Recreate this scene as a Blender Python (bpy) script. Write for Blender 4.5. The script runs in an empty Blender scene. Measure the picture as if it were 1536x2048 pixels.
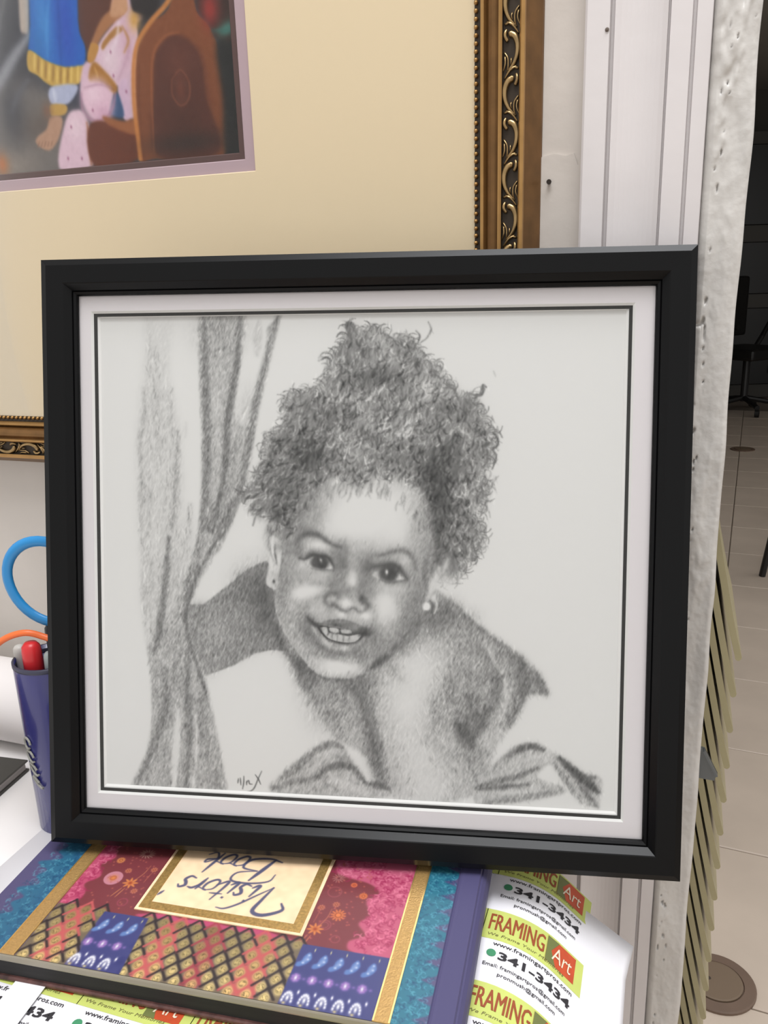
import bpy, bmesh, math
import numpy as np
from mathutils import Vector

# ------------------------------------------------------------------ camera, light, exposure
scene = bpy.context.scene
CAM_Z = 1.128                                   # the phone is held about 38 cm above the table top
PITCH, ROLL, FPX = math.radians(15.6), math.radians(1.8), 1650.0
FWD = np.array([0, math.cos(PITCH), -math.sin(PITCH)])
R0 = np.array([1.0, 0, 0]); U0 = np.cross(R0, FWD)
RGT = math.cos(ROLL)*R0 - math.sin(ROLL)*U0
UPV = math.sin(ROLL)*R0 + math.cos(ROLL)*U0
cam_data = bpy.data.cameras.new('camera'); cam = bpy.data.objects.new('camera', cam_data)
scene.collection.objects.link(cam); scene.camera = cam
from mathutils import Matrix
m = Matrix.Identity(4)
for i in range(3):
    m[i][0], m[i][1], m[i][2] = RGT[i], UPV[i], -FWD[i]
m[2][3] = CAM_Z
cam.matrix_world = m
cam_data.sensor_fit = 'VERTICAL'; cam_data.sensor_height = 36.0; cam_data.lens = 36.0*FPX/2048.0
cam_data.clip_start = 0.02; cam_data.clip_end = 60

world = bpy.data.worlds.new('world'); scene.world = world; world.use_nodes = True
bg = world.node_tree.nodes['Background']; bg.inputs['Color'].default_value = (1.0, 0.985, 0.965, 1); bg.inputs['Strength'].default_value = 0.84

def area(name, loc, target, size, power, color, size_y=None):
    d = bpy.data.lights.new(name, 'AREA'); d.energy = power; d.color = color; d.shape = 'RECTANGLE'; d.size = size; d.size_y = size_y or size
    o = bpy.data.objects.new(name, d); scene.collection.objects.link(o); o.location = loc
    o.rotation_euler = (Vector(target)-Vector(loc)).to_track_quat('-Z', 'Y').to_euler()
    return o
area('ceiling_tube_light', (0.15, 0.05, 2.62), (0.0, 0.35, 0.9), 1.3, 35, (0.96, 0.975, 1.0), 0.55)

vs = scene.view_settings
vs.view_transform = 'Standard'; vs.look = 'None'; vs.gamma = 1.0; vs.use_curve_mapping = False; vs.exposure = 0.0
cy = scene.cycles
cy.max_bounces = 5; cy.diffuse_bounces = 2; cy.glossy_bounces = 2; cy.transmission_bounces = 3; cy.transparent_max_bounces = 8
cy.denoising_prefilter = 'ACCURATE'; cy.denoising_input_passes = 'RGB_ALBEDO_NORMAL'

# ------------------------------------------------------------------ helpers
ORIG = {}
def lin(c):
    c = np.asarray(c, float)
    if c.max() > 1.001: c = c/255.0
    return np.where(c <= 0.04045, c/12.92, ((c+0.055)/1.055)**2.4)
def mat(name, rgb, rough=0.6, metal=0.0, spec=0.5, var=0.0, vscale=30.0, bump=0.0, bscale=80.0, stretch=(1, 1, 1), coat=0.0):
    m = bpy.data.materials.new(name); m.use_nodes = True
    nt = m.node_tree; b = nt.nodes['Principled BSDF']; c = lin(rgb)
    b.inputs['Base Color'].default_value = (*c, 1); b.inputs['Roughness'].default_value = rough; b.inputs['Metallic'].default_value = metal
    b.inputs['Specular IOR Level'].default_value = spec; b.inputs['Coat Weight'].default_value = coat
    if var or bump:
        tc = nt.nodes.new('ShaderNodeTexCoord'); mp = nt.nodes.new('ShaderNodeMapping'); mp.inputs['Scale'].default_value = stretch
        nt.links.new(tc.outputs['Object'], mp.inputs['Vector'])
    if var:
        nz = nt.nodes.new('ShaderNodeTexNoise'); nz.inputs['Scale'].default_value = vscale; nz.inputs['Detail'].default_value = 5
        nt.links.new(mp.outputs['Vector'], nz.inputs['Vector'])
        rp = nt.nodes.new('ShaderNodeValToRGB'); rp.color_ramp.elements[0].position = 0.3; rp.color_ramp.elements[1].position = 0.7
        rp.color_ramp.elements[0].color = (*np.clip(c*(1-var), 0, 1), 1); rp.color_ramp.elements[1].color = (*np.clip(c*(1+var*0.6), 0, 1), 1)
        nt.links.new(nz.outputs['Fac'], rp.inputs['Fac']); nt.links.new(rp.outputs['Color'], b.inputs['Base Color'])
    if bump:
        n2 = nt.nodes.new('ShaderNodeTexNoise'); n2.inputs['Scale'].default_value = bscale; n2.inputs['Detail'].default_value = 6
        nt.links.new(mp.outputs['Vector'], n2.inputs['Vector'])
        bp = nt.nodes.new('ShaderNodeBump'); bp.inputs['Strength'].default_value = bump; bp.inputs['Distance'].default_value = 0.002
        nt.links.new(n2.outputs['Fac'], bp.inputs['Height']); nt.links.new(bp.outputs['Normal'], b.inputs['Normal'])
    return m
def print_mat(name, rough=0.55, spec=0.4, foil=False):
    m = bpy.data.materials.new(name); m.use_nodes = True; nt = m.node_tree; b = nt.nodes['Principled BSDF']
    a = nt.nodes.new('ShaderNodeAttribute'); a.attribute_name = 'ink'
    nt.links.new(a.outputs['Color'], b.inputs['Base Color']); b.inputs['Roughness'].default_value = rough; b.inputs['Specular IOR Level'].default_value = spec
    if foil:
        nt.links.new(a.outputs['Alpha'], b.inputs['Metallic'])
        mr = nt.nodes.new('ShaderNodeMapRange'); mr.inputs['To Min'].default_value = rough; mr.inputs['To Max'].default_value = 0.3
        nt.links.new(a.outputs['Alpha'], mr.inputs['Value']); nt.links.new(mr.outputs['Result'], b.inputs['Roughness'])
    return m
def glass_mat(name, tint=(1, 1, 1), ior=1.45, gain=1.0):
    m = bpy.data.materials.new(name); m.use_nodes = True; nt = m.node_tree; nt.nodes.remove(nt.nodes['Principled BSDF'])
    out = nt.nodes['Material Output']; tr = nt.nodes.new('ShaderNodeBsdfTransparent'); tr.inputs['Color'].default_value = (*tint, 1)
    gl = nt.nodes.new('ShaderNodeBsdfGlossy'); gl.inputs['Roughness'].default_value = 0.02
    fr = nt.nodes.new('ShaderNodeFresnel'); fr.inputs['IOR'].default_value = ior; mx = nt.nodes.new('ShaderNodeMixShader')
    mu = nt.nodes.new('ShaderNodeMath'); mu.operation = 'MULTIPLY'; mu.inputs[1].default_value = gain
    nt.links.new(fr.outputs['Fac'], mu.inputs[0]); nt.links.new(mu.outputs[0], mx.inputs['Fac'])
    nt.links.new(tr.outputs[0], mx.inputs[1]); nt.links.new(gl.outputs[0], mx.inputs[2]); nt.links.new(mx.outputs[0], out.inputs['Surface'])
    return m
def thing(name, loc, label, cat, group=None, kind=None):
    o = bpy.data.objects.new(name, None); scene.collection.objects.link(o); o.location = loc; o.empty_display_size = 0.05
    ORIG[o] = np.array(loc, float); tag(o, label, cat, group, kind); return o
def tag(o, label=None, cat=None, group=None, kind=None):
    if label: o['label'] = label
    if cat: o['category'] = cat
    if group: o['group'] = group
    if kind: o['kind'] = kind
    return o
def link(name, me, material, parent=None, origin=None):
    o = bpy.data.objects.new(name, me); scene.collection.objects.link(o)
    if material is not None and not me.materials: me.materials.append(material)
    if parent is not None:
        o.parent = parent; base = ORIG[parent]
    else: base = np.zeros(3)
    if origin is None: ORIG[o] = base
    else:
        o.location = Vector(np.asarray(origin, float)-base); ORIG[o] = np.asarray(origin, float)
    return o
def obj(name, verts, faces, material, parent=None, origin=None, smooth=False, colors=None):
    """one mesh object from world-space vertices; it sits in its parent's (unrotated) frame"""
    base = np.asarray(origin, float) if origin is not None else (ORIG[parent] if parent is not None else np.zeros(3))
    v = np.asarray(verts, float)-base
    me = bpy.data.meshes.new(name); me.from_pydata(v.tolist(), [], [tuple(int(i) for i in f) for f in faces]); me.update()
    if smooth: me.polygons.foreach_set('use_smooth', np.ones(len(me.polygons), bool))
    return link(name, me, material, parent, origin)
def recalc(o):
    bm = bmesh.new(); bm.from_mesh(o.data); bmesh.ops.recalc_face_normals(bm, faces=bm.faces); bm.to_mesh(o.data); bm.free(); return o
def grid_print(name, P, col, material, parent, alpha=None):
    """dense flat grid that carries a printed or drawn picture as point colours. P: (H,W,3) world points, col: (H,W,3) sRGB 0..255"""
    H, W = P.shape[:2]; v = (P.reshape(-1, 3)-ORIG[parent]).astype(np.float32)
    i = np.arange((H-1)*(W-1)); r, c = i//(W-1), i % (W-1); k = r*W+c
    f = np.stack([k, k+W, k+W+1, k+1], 1).astype(np.int32)
    me = bpy.data.meshes.new(name); me.vertices.add(len(v)); me.vertices.foreach_set('co', v.ravel())
    me.loops.add(len(f)*4); me.loops.foreach_set('vertex_index', f.ravel())
    me.polygons.add(len(f)); me.polygons.foreach_set('loop_start', np.arange(len(f), dtype=np.int32)*4); me.polygons.foreach_set('loop_total', np.full(len(f), 4, np.int32))
    me.update(calc_edges=True)
    a = me.color_attributes.new('ink', 'FLOAT_COLOR', 'POINT'); q = np.ones((H*W, 4), np.float32)
    q[:, :3] = lin(np.clip(col, 0, 255).reshape(-1, 3)/255.0)
    q[:, 3] = 0 if alpha is None else alpha.ravel()
    a.data.foreach_set('color', q.ravel())
    return link(name, me, material, parent)
def box_vf(o, ex, ey, ez):
    """box from corner o and three edge vectors"""
    o, ex, ey, ez = map(lambda t: np.asarray(t, float), (o, ex, ey, ez))
    v = [o, o+ex, o+ex+ey, o+ey, o+ez, o+ex+ez, o+ex+ey+ez, o+ey+ez]
    f = [(0, 3, 2, 1), (4, 5, 6, 7), (0, 1, 5, 4), (1, 2, 6, 5), (2, 3, 7, 6), (3, 0, 4, 7)]
    if np.dot(np.cross(ex, ey), ez) < 0: f = [t[::-1] for t in f]
    return np.array(v), f
def join(parts):
    V, F, n = [], [], 0
    for v, f in parts:
        V.append(np.asarray(v, float)); F += [tuple(i+n for i in t) for t in f]; n += len(v)
    return np.vstack(V), F
def bevel(o, w, seg=2, ang=0.6):
    bm = bmesh.new(); bm.from_mesh(o.data)
    e = [x for x in bm.edges if len(x.link_faces) == 2 and x.calc_face_angle(0) > ang]
    bmesh.ops.bevel(bm, geom=e, offset=w, segments=seg, affect='EDGES', profile=0.6, clamp_overlap=True); bm.to_mesh(o.data); bm.free(); return o
def prism(poly, o, eu, ev, ew, d):
    """polygon (u,v) extruded by d along ew"""
    o, eu, ev, ew = map(lambda t: np.asarray(t, float), (o, eu, ev, ew)); n = len(poly)
    a = [o+u*eu+v*ev for u, v in poly]; b = [p+d*ew for p in a]
    f = [tuple(range(n)), tuple(range(2*n-1, n-1, -1))]+[(i, n+i, n+(i+1) % n, (i+1) % n) for i in range(n)]
    return np.array(a+b), f
def sweep(pts, prof, closed=False, up=None, cap=True):
    """tube: profile [(x,y)] swept along pts with a fixed-ish frame; prof may be a list per point"""
    pts = np.asarray(pts, float); n = len(pts); V = []; F = []
    many = isinstance(prof[0][0], (list, tuple, np.ndarray))
    ref = np.array(up if up is not None else (0, 0, 1.0), float); pn = None
    for i in range(n):
        a = pts[(i-1) % n] if (closed or i > 0) else pts[i]; b = pts[(i+1) % n] if (closed or i < n-1) else pts[i]
        t = b-a; t /= np.linalg.norm(t)+1e-12
        s = pn-t*(pn@t) if pn is not None else np.cross(t, ref)
        if np.linalg.norm(s) < 1e-6: s = np.cross(t, (1, 0, 0.1))
        s /= np.linalg.norm(s); pn = s; w = np.cross(s, t)
        for x, y in (prof[i] if many else prof): V.append(pts[i]+x*s+y*w)
    k = len(prof[0]) if many else len(prof)
    for i in range(n if closed else n-1):
        for j in range(k):
            a, b = i*k+j, i*k+(j+1) % k; c = ((i+1) % n)*k
            F.append((a, b, c+(j+1) % k, c+j))
    if cap and not closed: F += [tuple(range(k-1, -1, -1)), tuple((n-1)*k+j for j in range(k))]
    return np.array(V), F
def circ(r, n=10): return [(r*math.cos(2*math.pi*i/n), r*math.sin(2*math.pi*i/n)) for i in range(n)]
def lathe(prof, c, axis=(0, 0, 1), n=28, x=None):
    c = np.asarray(c, float); ax = np.asarray(axis, float); ax /= np.linalg.norm(ax)
    e1 = np.cross(ax, (0, 1, 0) if abs(ax[1]) < 0.9 else (1, 0, 0)); e1 /= np.linalg.norm(e1); e2 = np.cross(ax, e1)
    V = []; F = []
    for r, z in prof:
        for i in range(n):
            a = 2*math.pi*i/n; V.append(c+ax*z+r*(math.cos(a)*e1+math.sin(a)*e2))
    for k in range(len(prof)-1):
        for i in range(n):
            F.append((k*n+i, k*n+(i+1) % n, (k+1)*n+(i+1) % n, (k+1)*n+i))
    F += [tuple(range(n-1, -1, -1)), tuple((len(prof)-1)*n+i for i in range(n))]
    return np.array(V), F
def rayd(x, y): return FWD+RGT*(x-768.0)/FPX-UPV*(y-1024.0)/FPX
def at(x, y, Y):
    """the point at depth Y from the phone that a sight line meets"""
    r = rayd(x, y); p = r*(Y/r[1]); return np.array([p[0], p[1], p[2]+CAM_Z])
def text_mesh(s, size, shear=0.0, bold=0.0, sx=1.0, res=2):
    cu = bpy.data.curves.new('lettering', 'FONT'); cu.body = s; cu.size = 1.0; cu.shear = shear; cu.offset = bold; cu.resolution_u = res
    o = bpy.data.objects.new('lettering', cu); scene.collection.objects.link(o)
    dg = bpy.context.evaluated_depsgraph_get(); dg.update(); me = bpy.data.meshes.new_from_object(o.evaluated_get(dg))
    v = np.array([p.co[:2] for p in me.vertices]) if len(me.vertices) else np.zeros((0, 2)); f = [tuple(p.vertices) for p in me.polygons]
    bpy.data.objects.remove(o); bpy.data.curves.remove(cu); bpy.data.meshes.remove(me)
    v = v*np.array([sx, 1.0])*size; return v, f

ZT = 0.75                                      # table top
A20 = math.radians(20.0)                       # the wall runs 20 degrees off square to the view
WD = np.array([math.cos(A20), -math.sin(A20), 0.0]); WN = np.array([-math.sin(A20), -math.cos(A20), 0.0]); W0 = np.array([0.185, 0.534, 0.0])
def wall(a, z, p=0.0): return W0+a*WD+p*WN+np.array([0, 0, z+CAM_Z])     # a along the wall, z from eye level, p out of the wall

# ------------------------------------------------------------------ painting on a flat sheet (drawing, print, book cover)
def homog(src, dst):
    A=[];b=[]
    for (x,y),(u,v) in zip(src,dst):
        A.append([x,y,1,0,0,0,-u*x,-u*y]);b.append(u)
        A.append([0,0,0,x,y,1,-v*x,-v*y]);b.append(v)
    h=np.linalg.solve(np.array(A,float),np.array(b,float))
    return np.append(h,1).reshape(3,3)
def blur(a, s):
    if s<0.35: return a
    n=int(np.ceil(s*2.6)); k=np.exp(-0.5*(np.arange(-n,n+1)/s)**2); k/=k.sum()
    for ax in (0,1):
        p=[(0,0),(0,0)]; p[ax]=(n,n)
        q=np.pad(a,p,mode='edge'); o=np.zeros_like(a); L=a.shape[ax]
        for i,w in enumerate(k):
            o+=w*(q[i:i+L] if ax==0 else q[:,i:i+L])
        a=o
    return a
def spline(p, n=6, closed=False):
    p=np.asarray(p,float)
    if len(p)<3 and not closed: return p
    if closed: q=np.vstack([p[-1],p,p[0],p[1]])
    else: q=np.vstack([2*p[0]-p[1],p,2*p[-1]-p[-2]])
    t=np.linspace(0,1,n,endpoint=False)[:,None]; out=[]
    for i in range(1,len(q)-2):
        a,b,c,d=q[i-1],q[i],q[i+1],q[i+2]
        out.append(.5*((2*b)+(c-a)*t+(2*a-5*b+4*c-d)*t*t+(3*b-a-3*c+d)*t**3))
    if not closed: out.append(p[-1:])
    return np.vstack(out)
class Canvas:
    """flat artwork: a raster of tones painted with polygons, strokes and soft blobs; points come in sketch coordinates"""
    def __init__(s,W,H,Hm,base,seed=1):
        s.W,s.H,s.Hm=W,H,Hm
        base=np.atleast_1d(np.asarray(base,float)); s.n=len(base)
        s.a=np.ones((H,W,s.n))*base; s.rng=np.random.default_rng(seed); s.view=(0,0,1); s.softk=1.
    def T(s,p,raw=False):
        p=np.asarray(p,float)
        if not raw: p=p/s.view[2]+np.array(s.view[:2])
        q=np.c_[p,np.ones(len(p))]@s.Hm.T
        return q[:,:2]/q[:,2:]
    def sc(s,x,y):
        p=np.array([[x,y],[x+1,y],[x,y+1]],float); q=s.T(p)
        return .5*(np.hypot(*(q[1]-q[0]))+np.hypot(*(q[2]-q[0])))
    def box(s,q,m):
        x0=max(0,int(q[:,0].min()-m));x1=min(s.W,int(q[:,0].max()+m)+2)
        y0=max(0,int(q[:,1].min()-m));y1=min(s.H,int(q[:,1].max()+m)+2)
        if x1<=x0 or y1<=y0: return None
        return x0,x1,y0,y1
    def over(s,b,m,t):
        x0,x1,y0,y1=b; m=np.clip(m,0,1)[...,None]
        r=s.a[y0:y1,x0:x1]; s.a[y0:y1,x0:x1]=r*(1-m)+np.atleast_1d(np.asarray(t,float))*m
    def mul(s,b,m,f):
        x0,x1,y0,y1=b; m=np.clip(m,0,1)[...,None]
        s.a[y0:y1,x0:x1]*=1-m*(1-f)
    def mask(s,pts,soft=0,smooth=True):
        k=s.sc(*pts[0]); q=s.T(pts)
        if smooth: q=spline(q,5,True)
        sg=soft*k; b=s.box(q,3*sg+2)
        if b is None: return None,None
        x0,x1,y0,y1=b
        X,Y=np.meshgrid(np.arange(x0,x1)+.0,np.arange(y0,y1)+.0)
        ins=np.zeros(X.shape,bool); acc=np.zeros(X.shape)
        for dx,dy in ((-.25,-.25),(.25,-.25),(-.25,.25),(.25,.25)):
            ins[:]=False; Xs=X+dx; Ys=Y+dy
            for (ax,ay),(bx,by) in zip(q,np.roll(q,-1,0)):
                if ay==by: continue
                c=((ay>Ys)!=(by>Ys))&(Xs<(bx-ax)*(Ys-ay)/(by-ay)+ax); ins^=c
            acc+=ins
        return b,blur(acc/4,sg)
    def poly(s,pts,t,soft=2,a=1,smooth=True):
        b,m=s.mask(pts,soft,smooth)
        if b: s.over(b,m*a,t)
    def line(s,pts,t,w=3,soft=1.5,a=1,taper=True,smooth=True,dark=None):
        k=s.sc(*pts[0]); q=s.T(pts)
        if smooth: q=spline(q,5)
        w=max(w*k,.6); sg=max(soft*k*s.softk,.35); b=s.box(q,w/2+3*sg+1)
        if b is None: return
        x0,x1,y0,y1=b
        X,Y=np.meshgrid(np.arange(x0,x1)+.0,np.arange(y0,y1)+.0)
        best=np.full(X.shape,1e9); N=len(q)-1
        for i in range(N):
            ax,ay=q[i];bx,by=q[i+1];dx,dy=bx-ax,by-ay;L=dx*dx+dy*dy+1e-9
            tt=np.clip(((X-ax)*dx+(Y-ay)*dy)/L,0,1)
            d=np.hypot(X-ax-tt*dx,Y-ay-tt*dy)
            if taper:
                f=(i+tt)/N; ww=w/2*(.35+.65*np.sin(np.pi*np.clip(f*.9+.05,0,1)))
            else: ww=w/2
            best=np.minimum(best,d-ww)
        m=1/(1+np.exp(np.clip(best/(sg*.6),-30,30)))
        if dark is not None: s.mul(b,m*a,dark)
        else: s.over(b,m*a,t)
    def blob(s,x,y,rx,ry,t,a=1,ang=0,hard=1.):
        k=s.sc(x,y); c=s.T([(x,y)])[0]; rx*=k;ry*=k; r=max(rx,ry)*2.4
        b=s.box(np.array([c]),r)
        if b is None: return
        x0,x1,y0,y1=b
        X,Y=np.meshgrid(np.arange(x0,x1)-c[0],np.arange(y0,y1)-c[1])
        ca,sa=np.cos(np.radians(ang)),np.sin(np.radians(ang))
        u=(X*ca+Y*sa)/rx; v=(-X*sa+Y*ca)/ry
        s.over(b,a*np.exp(-.7*(u*u+v*v)**hard),t)
def streak_noise(H,W,rng,ang,lx,ly):
    """paper grain: white noise smeared along one direction"""
    n=rng.standard_normal((H,W)); o=np.zeros((H,W)); ca,sa=np.cos(np.radians(ang)),np.sin(np.radians(ang))
    m=int(lx*2)
    for i in range(-m,m+1):
        o+=np.exp(-.5*(i/lx)**2)*np.roll(np.roll(n,int(round(i*ca)),1),int(round(i*sa)),0)
    o=blur(o,ly); return o/o.std()
VIEWS=dict(A=(480,640,2.844),B=(480,1000,3.339),C=(180,600,3.657),D=(180,1080,3.339),E=(560,1300,2.194),F=(740,1100,2.954),
       L=(580,1050,10.97),R=(720,1080,9.6),M=(600,1160,8.533),I=(490,1020,9.754),J=(840,740,4.878),S=(460,1540,4.267))
QUAD=[(201.6,632),(1261,616),(1227,1625.6),(209,1569)]
def paint_portrait(W=800,H=756):
    cv=Canvas(W,H,homog(QUAD,[(0,0),(W,0),(W,H),(0,H)]),226,seed=7)
    P,Ln,Bl=cv.poly,cv.line,cv.blob
    def v(k): cv.view=VIEWS[k]; cv.softk=dict(L=1.7,R=1.7,M=1.6,I=1.4).get(k,1.)
    # ---- curtain
    v('C')
    P([(420,60),(600,60),(570,500),(640,900),(670,1300),(640,1829),(480,1900),(370,1829),(345,1150),(365,800),(410,400)],208,30)
    Bl(520,120,120,200,222,.8)
    for pts,t,w in [([(440,250),(440,400),(435,560)],195,18),([(395,650),(400,850),(360,1050),(375,1200)],182,34),([(480,560),(480,760),(500,1000),(490,1250)],194,50),
                    ([(600,640),(590,850),(600,1000)],196,30),([(640,960),(630,1200),(615,1450),(590,1700),(580,1829)],172,42),([(380,1250),(370,1500),(390,1829)],188,40),([(440,1400),(420,1829)],188,40),([(700,900),(690,1000)],212,30),([(730,1500),(700,1829)],202,60)]: Ln(pts,t,w,12,.85)
    P([(795,90),(1150,90),(1115,400),(1070,700),(1050,900),(1190,950),(1290,500),(1300,200),(1410,90),(1350,330),(1310,500),(1225,850),(1175,1100),(1105,1450),(940,1829),(770,1829),(805,1500),(820,1000),(800,600)],186,8,smooth=False)
    Bl(950,230,130,130,168,.9); Bl(1170,560,42,150,226,1,12); Bl(1140,760,45,120,206,.8,8)
    Bl(930,900,40,170,200,.8,5); Bl(1090,960,50,80,186,.8); Bl(920,1250,45,160,186,.8)
    for pts,t,w,a in [([(830,90),(845,350),(850,700),(855,1000),(845,1400),(810,1700),(790,1829)],136,62,.9),([(1110,90),(1085,400),(1035,700),(1000,950),(985,1250),(925,1550),(860,1829)],122,56,.9),
                    ([(1385,100),(1310,370),(1240,640),(1195,850),(1145,1150),(1085,1430),(985,1680),(920,1829)],140,60,.9),([(1060,1050),(1040,1250),(980,1500),(930,1700)],160,70,.6),([(900,1500),(850,1700),(830,1829)],128,50,.7),
                    ([(1040,1480),(960,1650),(900,1800)],120,34,.7),([(1240,160),(1225,400)],205,70,.8)]: Ln(pts,t,w,11,a)
    v('D')
    P([(345,-60),(335,400),(365,700),(520,760),(600,500),(640,300),(600,-60)],204,14,smooth=False)
    P([(560,430),(420,640),(370,720),(395,900),(405,1200),(365,1430),(255,1645),(900,1670),(855,1400),(805,1150),(765,950),(690,750),(640,560),(660,430),(720,280),(800,150),(885,-10),(760,-60),(690,60),(640,250)],176,9,smooth=False)
    Bl(420,60,60,150,212,.9); Bl(610,120,60,160,204,.9,8); Bl(580,330,30,130,198,.9,6); Bl(380,300,40,150,194,.8); Bl(600,600,60,130,170,.7)
    for pts,t,w,a in [([(525,-20),(505,180),(480,420),(440,680),(415,760)],122,46,.85),([(860,-20),(760,130),(690,270),(645,420),(632,540),(655,680),(715,870),(765,1050)],112,36,.95),([(740,-20),(700,130),(650,300),(630,420)],150,60,.8),
                    ([(800,0),(730,160)],205,14,.8),([(645,740),(640,1000),(650,1300),(628,1650)],126,44,.85),([(745,1000),(735,1150),(765,1380),(850,1650)],152,56,.85),([(490,860),(505,1040),(455,1250),(390,1430),(300,1630)],134,58,.85),
                    ([(560,820),(570,980)],158,60,.6),([(575,1140),(560,1400),(540,1660)],224,56,.95),([(692,1170),(698,1330),(694,1520)],226,15,.95),([(690,900),(670,780)],196,14,.8),([(545,380),(520,600)],206,16,.8),([(430,1500),(420,1650)],196,50,.6),
                    ([(680,1560),(670,1660)],214,40,.8),([(800,1350),(790,1640)],178,40,.6),([(420,820),(430,1000),(430,1200)],172,30,.6)]: Ln(pts,t,w,10,a)
    # ---- body: chest, shoulder and arm
    v('E')
    P([(40,-10),(95,170),(170,290),(235,395),(330,440),(430,520),(500,655),(650,690),(840,640),(850,600),(900,540),(940,420),(1000,345),(1030,290),(1070,200),(1160,185),(1110,120),(1020,40),(940,-30),(830,-120),(700,-180),(600,-120),(450,-20),(330,120),(200,115)],186,9,smooth=False)
    Bl(560,220,95,170,224,1); Bl(620,480,95,140,218,1); Bl(640,620,80,80,216,1); Bl(640,60,90,80,216,.8)
    Bl(700,-60,70,60,190,.8)
    Bl(230,230,80,90,156,.9,30); Bl(120,110,40,60,125,.9); Bl(320,150,50,40,104,.95); Bl(230,150,60,30,140,.8)
    for pts,t,w,a in [([(330,130),(365,270),(395,400),(420,520),(450,600)],112,74,.85),([(130,130),(210,300),(270,390)],160,60,.6),([(350,260),(345,340),(360,420)],190,18,.5),([(450,560),(490,640)],170,30,.7),([(530,520),(545,620)],205,30,.6),
                      ([(440,60),(380,140),(400,260)],140,50,.7)]: Ln(pts,t,w,14,a)
    Bl(750,170,60,110,166,.85); Bl(690,300,55,110,178,.8); Bl(730,420,60,70,186,.7)
    v('F')
    P([(370,240),(440,280),(530,350),(650,460),(790,570),(920,680),(1000,760),(1045,855),(930,855),(880,920),(830,1040),(700,1063),(520,1063),(420,860),(460,660),(420,560),(300,520),(200,560),(250,450),(300,390)],160,10)
    Bl(430,380,60,70,118,.9,40); Bl(330,430,90,50,120,.85,-30); Bl(540,460,50,80,150,.8,45); Bl(420,600,110,60,186,.8,-20); Bl(270,720,120,140,222,.9); Bl(600,700,60,90,170,.7)
    Bl(240,560,80,36,170,.8,-30); Bl(120,700,40,80,176,.8,-30)
    for pts,t,w,a in [([(460,300),(640,470),(800,590),(960,730),(1030,850)],136,38,.85),([(880,640),(905,760),(880,880),(820,1000)],104,56,.85),([(970,740),(1000,830)],120,36,.8),([(735,620),(745,760),(735,880),(690,980)],118,44,.85),([(620,560),(690,640)],140,50,.7),
                      ([(675,560),(720,640),(770,730)],204,30,.85),([(790,770),(800,880),(770,990)],206,50,.85),([(570,880),(600,960),(560,1050)],112,70,.85),([(690,780),(640,950)],196,30,.6),([(520,560),(560,720),(500,900)],166,60,.6),([(430,820),(400,950),(420,1063)],160,80,.6)]: Ln(pts,t,w,14,a)
    v('E')
    for pts,t,w,a in [([(770,330),(800,380),(830,430)],92,70,.9),([(905,260),(870,330),(830,400)],112,50,.85),([(860,220),(820,300)],140,50,.8),([(910,60),(930,150),(905,250)],140,40,.7),([(1010,60),(1060,130),(1030,230)],128,40,.8),([(1100,110),(1150,185)],130,24,.8),([(1040,200),(1000,300)],170,30,.7),
                      ([(770,380),(810,480),(850,590)],150,50,.8),([(870,430),(860,540)],160,50,.7),([(950,260),(930,360),(890,470)],196,40,.6),([(790,470),(830,570)],200,12,.7)]: Ln(pts,t,w,12,a)
    # cloth on both sides
    P([(-60,600),(0,545),(60,490),(150,432),(220,405),(275,430),(305,495),(345,535),(372,590),(440,590),(478,640),(300,655),(0,632)],186,6)
    P([(840,612),(900,540),(980,450),(1050,415),(1130,415),(1200,460),(1260,520),(1392,560),(1398,620),(1375,695),(1280,640),(1190,505),(1120,560),(1235,605),(1215,640),(1000,665),(860,690)],196,5)
    for pts,t,w,a in [([(60,510),(150,440),(220,412),(268,432)],134,30,.85),([(150,560),(200,520),(260,505),(320,528),(362,580)],108,30,.9),([(-40,612),(60,580),(180,556)],132,26,.8),([(0,560),(60,520),(110,490)],146,40,.7),([(385,590),(420,592),(465,612)],106,34,.9),([(240,470),(290,490),(300,510)],140,30,.7),
                      ([(130,520),(180,470),(240,440)],202,26,.8),([(220,570),(300,600),(380,630)],208,34,.9),([(100,620),(200,600)],170,30,.6),([(180,585),(260,630)],168,20,.6),
                      ([(990,470),(1050,435),(1100,425),(1145,440)],100,32,.9),([(900,550),(960,500),(1010,460)],165,40,.7),([(1215,475),(1290,545),(1340,585),(1385,625)],86,44,.95),([(1370,560),(1330,570)],110,24,.8),([(1190,500),(1240,570),(1310,670)],150,26,.8),([(1290,580),(1340,640),(1380,690)],120,24,.8),([(1330,600),(1350,680)],110,16,.6),
                      ([(850,606),(930,580),(1020,560),(1120,520)],124,28,.85),([(856,612),(960,602),(1080,592)],112,22,.85),([(880,672),(1050,652),(1225,618)],150,30,.85),([(950,630),(1100,622)],215,18,.7),([(1000,520),(1100,480)],190,40,.6),([(1150,470),(1180,490)],215,16,.7)]: Ln(pts,t,w,7,a)
    # ---- far arm behind the head
    v('D')
    P([(655,432),(750,432),(850,352),(940,285),(1050,192),(1172,138),(1230,200),(1260,560),(1330,690),(1385,790),(1330,750),(1200,735),(1090,760),(950,838),(762,908),(692,742),(648,560)],148,5,smooth=False)
    Bl(800,640,110,110,172,.85); Bl(760,830,60,60,168,.7); Bl(1130,330,110,120,106,.9,-30); Bl(1180,480,70,120,98,.9); Bl(980,360,70,40,122,.7,-35); Bl(1290,680,70,40,104,.9,40); Bl(1000,720,120,50,140,.7,-20); Bl(720,470,60,40,146,.7)
    # ---- face
    v('B')
    Ln([(240,840),(300,950),(390,1080),(470,1170)],84,90,26,.95); Bl(410,1120,44,90,84,.95,-35); Bl(440,1220,40,80,130,.8,-20)
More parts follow.
